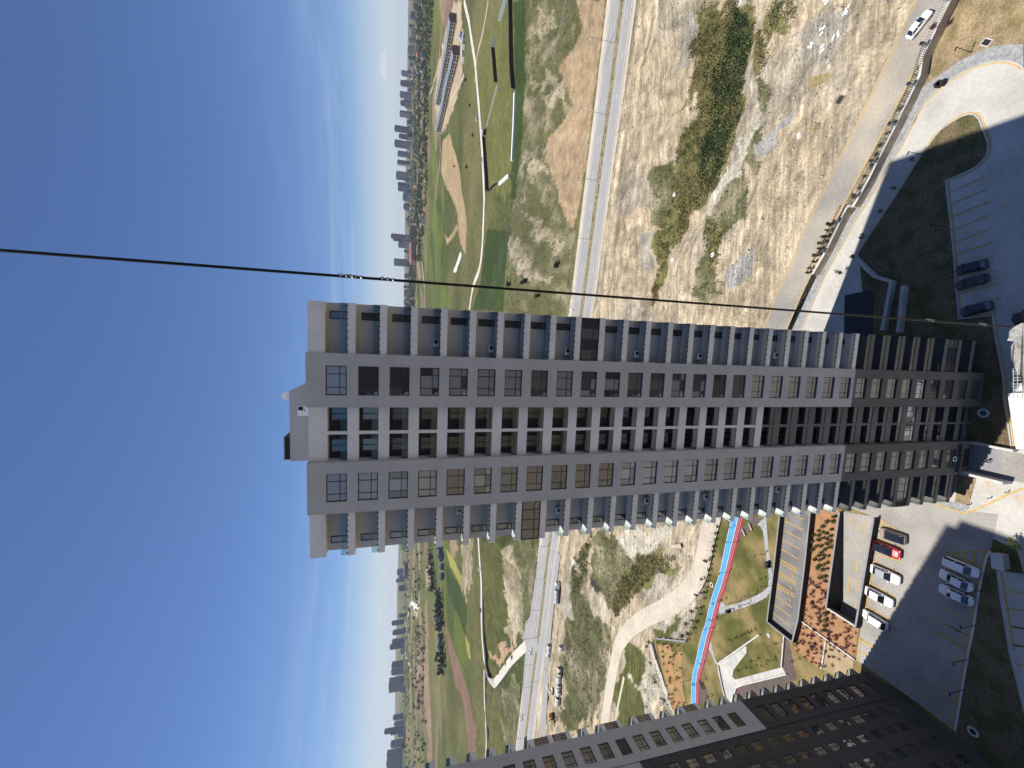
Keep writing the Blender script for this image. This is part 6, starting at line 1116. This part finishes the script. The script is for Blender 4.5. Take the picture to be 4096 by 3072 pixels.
MB().box(-7, 3.6, -1.25, 1.25, 1.0, 1.25).build('flatbed', 'coping_grey', ft); MB().box(-7, 6, -.5, .5, .6, .98).build('chassis', 'black', ft)
loft([[(4.0, -1.2, .6), (4.0, -1.2, 3.0), (4.0, 1.2, 3.0), (4.0, 1.2, .6)], [(6.0, -1.2, .6), (5.8, -1.15, 2.9), (5.8, 1.15, 2.9), (6.0, 1.2, .6)]]).build('cab', 'white_paint', ft); MB().quad((6.01, -1.05, 1.7), (6.01, 1.05, 1.7), (5.86, 1.0, 2.7), (5.86, -1.0, 2.7)).build('windshield', 'car_glass', ft)
for xw in (5.0, 1.0, -4.5, -5.7):
    for s in (-1, 1): MB().cyl((xw, s*.85, .5), (xw, s*1.2, .5), .5, n=12).build('wheel', 'tyre', ft)
for k, xp in enumerate((-5.4, -2.7, 0.0)):
    o = mkobj('concrete_pipe', PM, None); o.matrix_world = ft.matrix_world if 0 else Matrix.Identity(4); c_, s_ = math.cos(an), math.sin(an)
    o.location = (ft.location.x+c_*xp, ft.location.y+s_*xp, ft.location.z+1.25); o.rotation_euler.z = an; o.scale = (1.1, 1.1, 1.1); tag(o, 'concrete pipe on the flatbed truck, %s from its cab' % ORD[2-k], 'pipe', 'pipes on the truck')
x, y = DATA['exc'][0]; ex = empty('excavator', (x, y, H1(x, y)), -1.2); tag(ex, 'yellow excavator digging beside the highway slip lane', 'excavator')
for s in (-1, 1): MB().box(-2, 2, s*1.1-.3, s*1.1+.3, 0, .9).build('track', 'black', ex)
MB().box(-2.1, 1.2, -1.3, 1.3, 1.0, 2.2).build('body', 'excavator_yellow', ex); cb = MB().box(-.2, 1.4, .2, 1.3, 2.2, 3.2).build('cab', 'excavator_yellow', ex); MB().box(1.4, 1.43, .3, 1.2, 2.3, 3.1).build('cab_window', 'car_glass', cb)
MB().cyl((1.2, -.3, 1.8), (4.2, -.3, 4.6), .28, .22, n=6).build('boom', 'excavator_yellow', ex); MB().cyl((4.2, -.3, 4.6), (6.4, -.3, 1.9), .2, .16, n=6).build('arm', 'excavator_yellow', ex); MB().prism([(6.0, -.8), (7.0, -.8), (7.0, .2), (6.0, .2)], .9, 2.0).build('bucket', 'black', ex)
fc = [('white', 'small white car far off on the pale dirt road past the black fence'), ('grey', 'tiny grey car on the dirt road below the fenced field'), ('navy', 'small dark car on the pale dirt road beside the big tower'), ('white', 'tiny white car farthest along the left dirt road')]
for k, (n, x, y) in enumerate(DATA['V']):
    if k < 4: cl_, lb = fc[k]
    else: cl_, lb = [('white', 'small white car turning at the highway junction'), ('white', 'small white car parked between the pipe rows'), ('white', 'small white car on the far highway lanes near the lower edge'), ('navy', 'dark car on the highway just above the near dark tower')][k-4]
    c = make_car('suv' if k == 0 else 'sedan', cl_); c.name = 'distant_car'; c.location = (x, y, max(H1(x, y), -.1)+(.55 if k < 4 else .05)); c.rotation_euler.z = {0: 2.9, 1: 2.9, 2: 2.6, 3: 2.6}.get(k, -.28); c.scale = (1.15,)*3; tag(c, lb, 'car')
# culvert pipe below the gravel road
(xa, ya), (xb, yb) = DATA['misc']['culvert']; PM2 = PM.copy(); PM2.materials.clear(); PM2.materials.append(MAT['wall_brown']); o = mkobj('culvert_pipe', PM2, None); o.location = ((xa+xb)/2, (ya+yb)/2, H1(xa, ya)-.2); o.rotation_euler.z = math.atan2(yb-ya, xb-xa); o.scale = (2.4, .85, .85); tag(o, 'large brown concrete culvert pipe sticking out of the bank', 'pipe')
# loose white things on the waste ground
for k, (x, y) in enumerate(DATA['misc']['white']):
    mb = MB(); V, Q = leaf_cloud(14, .9, .7, .3, .3, .5, 300+k, 3); g_ = np.random.default_rng(k)
    if k < 3: mb.cyl((0, 0, -.3), (0, 0, .7), 1.0, 1.0, n=16); mb.cyl((0, 0, .7), (0, 0, .75), .45, n=12); nm, lb = 'manhole_shaft', ['white concrete manhole shaft among the yellow creek grass', 'white concrete manhole shaft beside the dirt track bend', 'pale manhole shaft in the gully next to blue grey mud'][k]
    elif k == 10: mb.cyl((0, 0, 0), (0, 0, .5), 1.0, .95, n=16); mb.cyl((0, 0, .5), (0, 0, .9), .7, .65, n=16); nm, lb = 'concrete_ring', 'broken round concrete ring lying on the rutted ground'
    else:
        for q in range(5): a_ = g_.uniform(-.9, .9, 3); mb.box(a_[0]-.5, a_[0]+.5, a_[1]-.35, a_[1]+.35, 0, .3+.2*abs(a_[2]))
        nm, lb = 'debris_heap', 'heap of white rubble slabs on the waste ground, %s of the heaps' % ORD[k-3]
    o = mb.build(nm, 'rubble_white', None, False, (x, y, H1(x, y))); o.rotation_euler.z = k; o.scale = (.7, .7, .7) if k > 2 else (.8, .8, .8); tag(o, lb, 'manhole' if k < 3 else 'debris')
T = scatter([plant('lone_bush', 'leaf_dark', 2.6, 2.0, 1.3, 300, .4, 400+k, 0) for k in range(3)], DATA['misc']['bush'], 0, (.8, 1.3), H1); order_label(T, 'lone dark bush on the open slopes, %s from the top', 'bush', 'lone bushes')
# ---------------------------------------------------------------- site hoardings on the fields
HL = {'black': 'hoarding_black', 'white': 'hoarding_white', 'teal': 'hoarding_teal', 'grey': 'coping_grey', 'pale': 'hoarding_pale'}
HN = ['long black site hoarding along the dark green field', 'bright white site hoarding continuing from the black one', 'pale teal site hoarding slanting over the green field', 'short grey hoarding panel in the green field', 'black site hoarding in the middle of the green field', 'low pale fence running to the dark site hut', 'black site hoarding beside the pale dirt road', 'short black hoarding closing the corner of the site', 'short white hoarding closing the corner of the site']
for (cl_, h, pl), lb in zip(DATA['FN'], HN):
    e = empty('site_hoarding', (0, 0, 0)); tag(e, lb, 'fence'); pw = walk(dense(pl, 4), 5.0)
    for (x0, y0, a), (x1, y1, _) in zip(pw[:-1], pw[1:]):
        z0, z1 = H1(x0, y0), H1(x1, y1); mb = MB(); tx, ty = (x1-x0)*.985, (y1-y0)*.985; th_ = .06 if cl_ != 'white' else 1.3; nx, ny = -(y1-y0)/5*th_, (x1-x0)/5*th_  # white hoarding widened and lowered so its flat top catches the sun
        v = [(x0+nx, y0+ny), (x0+tx+nx, y0+ty+ny), (x0+tx-nx, y0+ty-ny), (x0-nx, y0-ny)]; mb.prism(v, min(z0, z1)-.4, max(z0, z1)+(h if cl_ != 'white' else 1.1)); mb.build('panel', HL[cl_], e)
x, y = DATA['misc']['hut'][0]; hu = empty('site_hut', (x, y, H1(x, y)), .9); tag(hu, 'dark site hut beside the pale dirt road', 'hut'); MB().box(-4, 4, -2, 2, -.3, 3).build('hut_body', 'hoarding_black', hu); MB().box(-4.2, 4.2, -2.2, 2.2, 3, 3.2).build('hut_roof', 'coping_grey', hu); MB().box(-1, .2, -2.03, -2, 0, 2.1).build('hut_door', 'coping_grey', hu)
for k, ((x, y), lb) in enumerate(zip(DATA['misc']['cont'], ('grey container in the yard before the row houses, first from the top', 'pale container in the yard before the row houses, second from the top', 'grey container in the yard before the row houses, third from the top', 'pale container in the yard before the row houses, fourth from the top', 'white container at the head of the yard beside the blue truck'))):
    c = empty('site_container', (x, y, H1(x, y)), 1.9); tag(c, lb, 'container'); MB().box(-4, 4, -1.3, 1.3, -.2, 2.7).build('container_body', 'coping_grey' if k in (0, 2) else 'far_white', c); MB().box(-4.1, 4.1, -1.4, 1.4, 2.7, 2.85).build('container_roof', 'far_white', c); MB().box(-.5, .5, -1.33, -1.3, 0, 2).build('container_door', 'far_dark', c)
x, y = DATA['misc']['bluetruck'][0]; bt = empty('tipper_truck', (x, y, H1(x, y)), 1.9); tag(bt, 'blue and white tipper truck in front of the row houses', 'truck'); MB().box(-4, 2.2, -1.3, 1.3, 1, 2.8).build('tipper_body', 'blue_tarp', bt); MB().box(2.5, 4.3, -1.2, 1.2, .6, 3).build('cab', 'white_paint', bt)
for xw in (3.4, -1.5, -2.8):
    for s in (-1, 1): MB().cyl((xw, s*.9, .5), (xw, s*1.25, .5), .5, n=10).build('wheel', 'tyre', bt)
# ---------------------------------------------------------------- row houses under construction
def row_house():
    r = empty('row_house'); w_, d_, h_ = 11.6, 11., 8.4
    MB().box(-w_/2, w_/2, -d_/2+1.4, d_/2, -2, h_).build('shell', 'row_concrete', r)
    for z in (0, 3.0, 6.0): MB().box(-w_/2, w_/2, -d_/2-1.2, -d_/2+1.38, z-.15, z+.2).build('floor_slab', 'far_tan', r)
    for x in (-w_/2+.3, 0, w_/2-.3): MB().box(x-.2, x+.2, -d_/2-1.0, -d_/2-.6, .2, 8.2).build('column', 'far_tan', r)
    for z in (.4, 3.4, 6.3):
        for x in (-2.9, 2.9): MB().box(x-1.6, x+1.6, -d_/2+1.35, -d_/2+1.39, z, z+2.0).build('opening', 'black', r)
    rf = MB(); rf.v += [(-w_/2, -d_/2-1.8, h_-.3), (w_/2, -d_/2-1.8, h_-.3), (w_/2, 0, h_+2.4), (-w_/2, 0, h_+2.4), (-w_/2, d_/2+.6, h_), (w_/2, d_/2+.6, h_)]; rf.f += [(0, 1, 2, 3), (3, 2, 5, 4)]; rf.build('roof', 'row_roof', r)
    MB().poly([(w_/2-.01, -d_/2+1.4, h_), (w_/2-.01, d_/2, h_), (w_/2-.01, 0, h_+2.3)]).build('gable', 'row_concrete', r); return r
pr = row_house(); T = []; first = True
for (a, b), n in ((DATA['rowF'], 15), (DATA['rowB'], 15)):
    ax, ay = a; bx, by = b; an = math.atan2(by-ay, bx-ax)
    for k in range(n):
        o = pr if first else copy_tree(pr); first = False; t = (k+.5)/n; x, y = ax+(bx-ax)*t, ay+(by-ay)*t
        o.location = (x, y, H1(x, y)+.5); o.rotation_euler.z = an+math.pi; s = math.dist(a, b)/n/11.6; o.scale = (s*.985, 1.05, 1.0)
        if math.cos(an+math.pi)*0 > 1: pass
        T.append((o, (x, y, 0), 'front' if (a, b) == tuple(map(tuple, DATA['rowF'])) or n and b == DATA['rowF'][1] else 'back'))
for rw in ('front', 'back'):
    sub = [(o, p) for o, p, q in T if q == rw]; order_label(sub, 'unfinished row house with blue grey roof, %s from the top in the '+rw+' row', 'house', 'unfinished row houses')
for o, p, q in T:   # face the viewer's side
    v = Vector((math.sin(o.rotation_euler.z), -math.cos(o.rotation_euler.z)))
    if v.dot(Vector((-p[0], -p[1]))) < 0: o.rotation_euler.z += math.pi
# ---------------------------------------------------------------- far town
TWL = []
for k, (x, y, z, h, w_) in enumerate(DATA['TW']):
    rz = math.atan2(y, x)-math.pi/2+random.uniform(-.35, .35); e = empty('distant_tower', (x, y, z-1), rz); w2 = w_*.92/2; d2 = max(8, min(w2*1.1, 16)); big = h > 60
    wm, bm = random.choice([('far_wall', 'far_dark'), ('far_wall2', 'far_dark'), ('far_wall', 'far_wall2'), ('far_wall2', 'far_wall')])
    MB().box(-w2, w2, -d2, d2, -4, h-3).build('tower_body', wm, e); MB().box(-w2*.5, w2*.4, -d2*.6, d2*.6, h-3, h).build('roof_house', bm, e)
    nb = max(2, int(w_/9))
    for q in range(nb):
        c_ = -w2+(q+.5)*2*w2/nb; MB().box(c_-w2/nb*.45, c_+w2/nb*.45, -d2-.7, -d2-.02, 3, h-5).build('window_bay', bm, e)
    for q in range(max(1, int(h/13))): MB().box(-w2-.25, w2+.25, -d2-.9, -d2+.3, 9+q*13-.6, 9+q*13+.6).build('floor_band', 'far_wall', e)
    TWL.append((e, (x, y, z)))
order_label(TWL, 'hazy grey apartment block on the skyline, %s counting from the top', 'apartment block', 'apartment blocks on the skyline')
def house(wall_m, roof_m, name='distant_house'):
    r = empty(name); MB().box(-5, 5, -4, 4, -2, 5.5).build('wall', wall_m, r); rf = MB(); rf.v += [(-5.5, -4.5, 5.5), (5.5, -4.5, 5.5), (5.5, 4.5, 5.5), (-5.5, 4.5, 5.5), (-4, 0, 8.2), (4, 0, 8.2)]; rf.f += [(0, 1, 5, 4), (1, 2, 5), (2, 3, 4, 5), (3, 0, 4)]; rf.build('roof', roof_m, r)
    for x in (-2.8, 0, 2.8): MB().box(x-.7, x+.7, -4.04, -4, 2.5, 4).build('window', 'far_dark', r)
    return r
def polar(y0, y1, r0, r1, n, seed):
    """positions in a belt: azimuth range in degrees, distance range"""
    g = np.random.default_rng(seed); a = np.radians(g.uniform(y0, y1, n)); r = g.uniform(r0, r1, n); return [(float(q*math.sin(t)), float(q*math.cos(t))) for t, q in zip(a, r)]
for (wm, rm, pts, lb, gp) in (('far_tan', 'roof_red', polar(22, 43, 1500, 2400, 24, 1)+polar(4, 14, 1900, 2600, 14, 2), 'small distant house with red tiled roof among the far trees', 'red roofed houses among the far trees'), ('far_white', 'far_dark', polar(20, 43, 1500, 2600, 40, 3)+polar(2, 12, 1800, 2600, 14, 4), 'small distant pale house with dark roof among the far trees', 'pale houses among the far trees'), ('far_wall2', 'far_dark', polar(-41, -24, 900, 1150, 0, 5), '', '')):
    if not pts: continue
    T = scatter([house(wm, rm)], pts, 0, (.9, 1.6), H1)
    for o, p in T: tag(o, lb, 'house', gp)
def block(wm, bm, h):
    r = empty('distant_block'); MB().box(-13, 13, -8, 8, -3, h).build('wall', wm, r); MB().box(-5, 4, -4, 4, h, h+2.5).build('roof_house', bm, r)
    for q in range(4): MB().box(-11+6*q, -7.5+6*q, -8.5, -8, 2, h-2).build('window_bay', bm, r)
    return r
T = scatter([block('far_wall', 'far_dark', 18), block('far_wall2', 'far_dark', 24), block('far_tan', 'far_wall2', 14), block('far_wall2', 'far_wall', 30)], polar(14, 43, 2600, 3150, 62, 41)+polar(1, 13, 2800, 3300, 14, 42)+polar(-46, -22, 2600, 3000, 14, 43), 0, (.8, 1.3), H1)
for o, p in T: tag(o, 'mid-rise block in the dense hazy town belt below the skyline towers', 'apartment block', 'mid-rise blocks of the far town')
T = scatter([house('far_wall2', 'far_dark', 'farm_house')], DATA['hsL'], 0, (.9, 1.3), H1); order_label(T, 'dark roofed farm house in the tree line of the left fields, %s from the top', 'house', 'farm houses in the fields')
(xa, ya), (xb, yb) = DATA['misc']['red']; e = empty('school_building', ((xa+xb)/2, (ya+yb)/2, H1(xa, ya)), math.atan2(ya-yb, xa-xb)); tag(e, 'long salmon pink building with red roof at the edge of the fields', 'building'); L = math.dist((xa, ya), (xb, yb))
MB().box(-L/2, L/2, -10, 10, -3, 22).build('wall', 'far_pink', e); rf = MB(); rf.v += [(-L/2-1, -11, 22), (L/2+1, -11, 22), (L/2+1, 11, 22), (-L/2-1, 11, 22), (-L/2+9, 0, 30), (L/2-9, 0, 30)]; rf.f += [(0, 1, 5, 4), (1, 2, 5), (2, 3, 4, 5), (3, 0, 4)]; rf.build('roof', 'roof_red', e)
for i in range(int(L/11)):
    for j in range(4): MB().box(-L/2+4+i*11, -L/2+9+i*11, -10.1, -10, 2+j*5, 5+j*5).build('window', 'far_dark', e)
x, y = DATA['misc']['house'][0]; o = house('far_white', 'far_dark', 'country_house'); o.location = (x, y, H1(x, y)); o.scale = (1.6,)*3; tag(o, 'white country house with dark roof between trees on the green hill', 'house')
(xa, ya), (xb, yb) = DATA['misc']['shed']; e = empty('factory_hall', ((xa+xb)/2, (ya+yb)/2, H1(xa, ya)), math.atan2(ya-yb, xa-xb)); tag(e, 'long white factory hall far off on the left plain', 'building'); L = math.dist((xa, ya), (xb, yb)); MB().box(-L/2, L/2, -20, 20, -3, 16).build('wall', 'far_dark', e); MB().box(-L/2-1, L/2+1, -22, 22, 16, 20).build('roof', 'far_white', e)
def far_trees(name, spots, size, label, seed, per=16):
    g = np.random.default_rng(seed); q = np.array(spots); z = height(q[:, 0], q[:, 1]); S = size*g.uniform(.6, 1.4, len(q)); c = np.repeat(np.column_stack([q, z]), per, 0); s = np.repeat(S, per)
    o = g.normal(size=(len(c), 3))*s[:, None]*np.array([.4, .4, .3]); o[:, 2] += s*.75; c = c+o; a = g.normal(size=(len(c), 3)); a /= np.linalg.norm(a, axis=1)[:, None]; b = np.cross(a, g.normal(size=(len(c), 3))); b /= np.linalg.norm(b, axis=1)[:, None]; w_ = (s*.34)[:, None]
    V = np.stack([c-a*w_, c+b*w_*.8, c+a*w_, c-b*w_*.8], 1).reshape(-1, 3); o = mkobj(name, np_mesh(name, V, np.arange(len(V)).reshape(-1, 4), 'far_leaf'), None); tag(o, label, 'trees', kind='stuff')
far_trees('far_wood', polar(16, 44, 1300, 2500, 2600, 11), 5, 'dark belt of trees round the distant houses, upper part of the picture', 12)
far_trees('far_wood', polar(2, 21, 1750, 2900, 1500, 13), 6, 'dense dark wood in front of the tall skyline blocks', 14)
far_trees('far_wood', polar(-46, -10, 2000, 3100, 600, 15), 5, 'scattered dark trees on the far left plain', 16)
far_trees('far_wood', polar(-46, -22, 1100, 1700, 160, 17), 5, 'sparse trees between the left fields', 18)
for k, (pl, lb) in enumerate(zip(DATA['treeL'], ('dark straight row of trees across the left fields, nearest the big tower', 'dark tree row beside the brown ploughed strip', 'dark tree row lower down between green fields'))):
    sp = [(x+random.uniform(-2, 2), y+random.uniform(-4, 4)) for x, y, _ in walk(pl, 5.)]; far_trees('tree_row', sp, 8, lb, 20+k, 20)
# far pylons
def pylon(h=38):
    r = empty('power_pylon'); mb = MB()
    for sx in (-1, 1):
        for sy in (-1, 1): mb.cyl((sx*3.2, sy*3.2, -1), (sx*.5, sy*.5, h), .22, .12, n=4)
    for z in np.arange(3, h-2, 4.5):
        w0 = 3.2-2.7*z/h; w1 = 3.2-2.7*(z+4.5)/h
        for s in (-1, 1): mb.cyl((-w0, s*w0, z), (w1, s*w1, z+4.5), .1, n=3); mb.cyl((s*w0, -w0, z), (s*w1, w1, z+4.5), .1, n=3)
    mb.build('lattice_mast', 'steel', r)
    for z in (h-13, h-8, h-3): MB().cyl((-7, 0, z), (0, 0, z+1.2), .18, n=4).cyl((7, 0, z), (0, 0, z+1.2), .18, n=4).build('cross_arm', 'steel', r)
    return r
T = scatter([pylon()], [tuple(DATA['misc']['pylon'][0])]+polar(20, 28, 1700, 2300, 4, 31)+polar(13, 19, 2200, 2700, 4, 32), 0, (1.0, 1.3), H1); order_label(T, 'lattice power pylon, %s counting from the top', 'pylon', 'power pylons')
# overhead wires crossing the valley between pylons outside the view
for k in range(5):
    mb = MB(); a_ = Vector((250, 60-k*4.5, 33)); b_2 = Vector((-55+k*6, 420, 52)); pr_ = None
    for i in range(41):
        t = i/40; p = a_.lerp(b_2, t); p.z -= 14*4*t*(1-t)
        if pr_ is not None: mb.cyl(pr_, p, .035, n=3, cap=False)
        pr_ = p
    o = mb.build('overhead_wire', 'steel'); tag(o, 'thin overhead power wire crossing the valley, %s of the bundle' % ORD[k], 'wire', 'overhead wires')
# air conditioner units standing on balconies of the big tower
ta = math.atan2(-.11191119, .99371821); ca_, sa_ = math.cos(ta), math.sin(ta)
for nm, ss, fl_ in (('window-slit side', 4.2, (3, 5, 8, 11, 14, 18)), ('sunlit end', -15.6, (4, 8, 12, 15, 19))):
    for q, i in enumerate(fl_):
        s_, y_ = ss+.5*math.sin(i*2.1), 1.15; e = empty('air_conditioner', (0.1089+ca_*s_-sa_*y_, 44.9016+sa_*s_+ca_*y_, C0-FH*i-1.04), ta)
        tag(e, 'air conditioner unit on a %s balcony of the tall tower, %s below the roof' % ('top side' if ss > 0 else 'lower side', ORD[q]), 'air conditioner', 'air conditioners on balconies')
        MB().box(-.42, .42, -.16, .16, .08, .68).build('casing', 'white_paint', e); MB().cyl((.1, -.17, .38), (.1, -.165, .38), .24, n=12).build('fan_grille', 'black', e)
        for t_ in (-.3, .3): MB().box(t_-.04, t_+.04, -.16, .16, 0, .08).build('foot', 'black', e)
# ---------------------------------------------------------------- air
hz = MB().box(-9900, 9900, -9900, 9900, -14, 235).build('haze', None); tag(hz, kind='stuff')
hm = bpy.data.materials.new('haze_air'); hm.use_nodes = True; t = hm.node_tree; t.nodes.remove(t.nodes['Principled BSDF']); pv = t.nodes.new('ShaderNodeVolumePrincipled'); pv.inputs['Color'].default_value = (.80, .88, 1, 1); pv.inputs['Density'].default_value = .000055; pv.inputs['Anisotropy'].default_value = .2
t.links.new(pv.outputs[0], t.nodes['Material Output'].inputs['Volume']); hz.data.materials.append(hm)
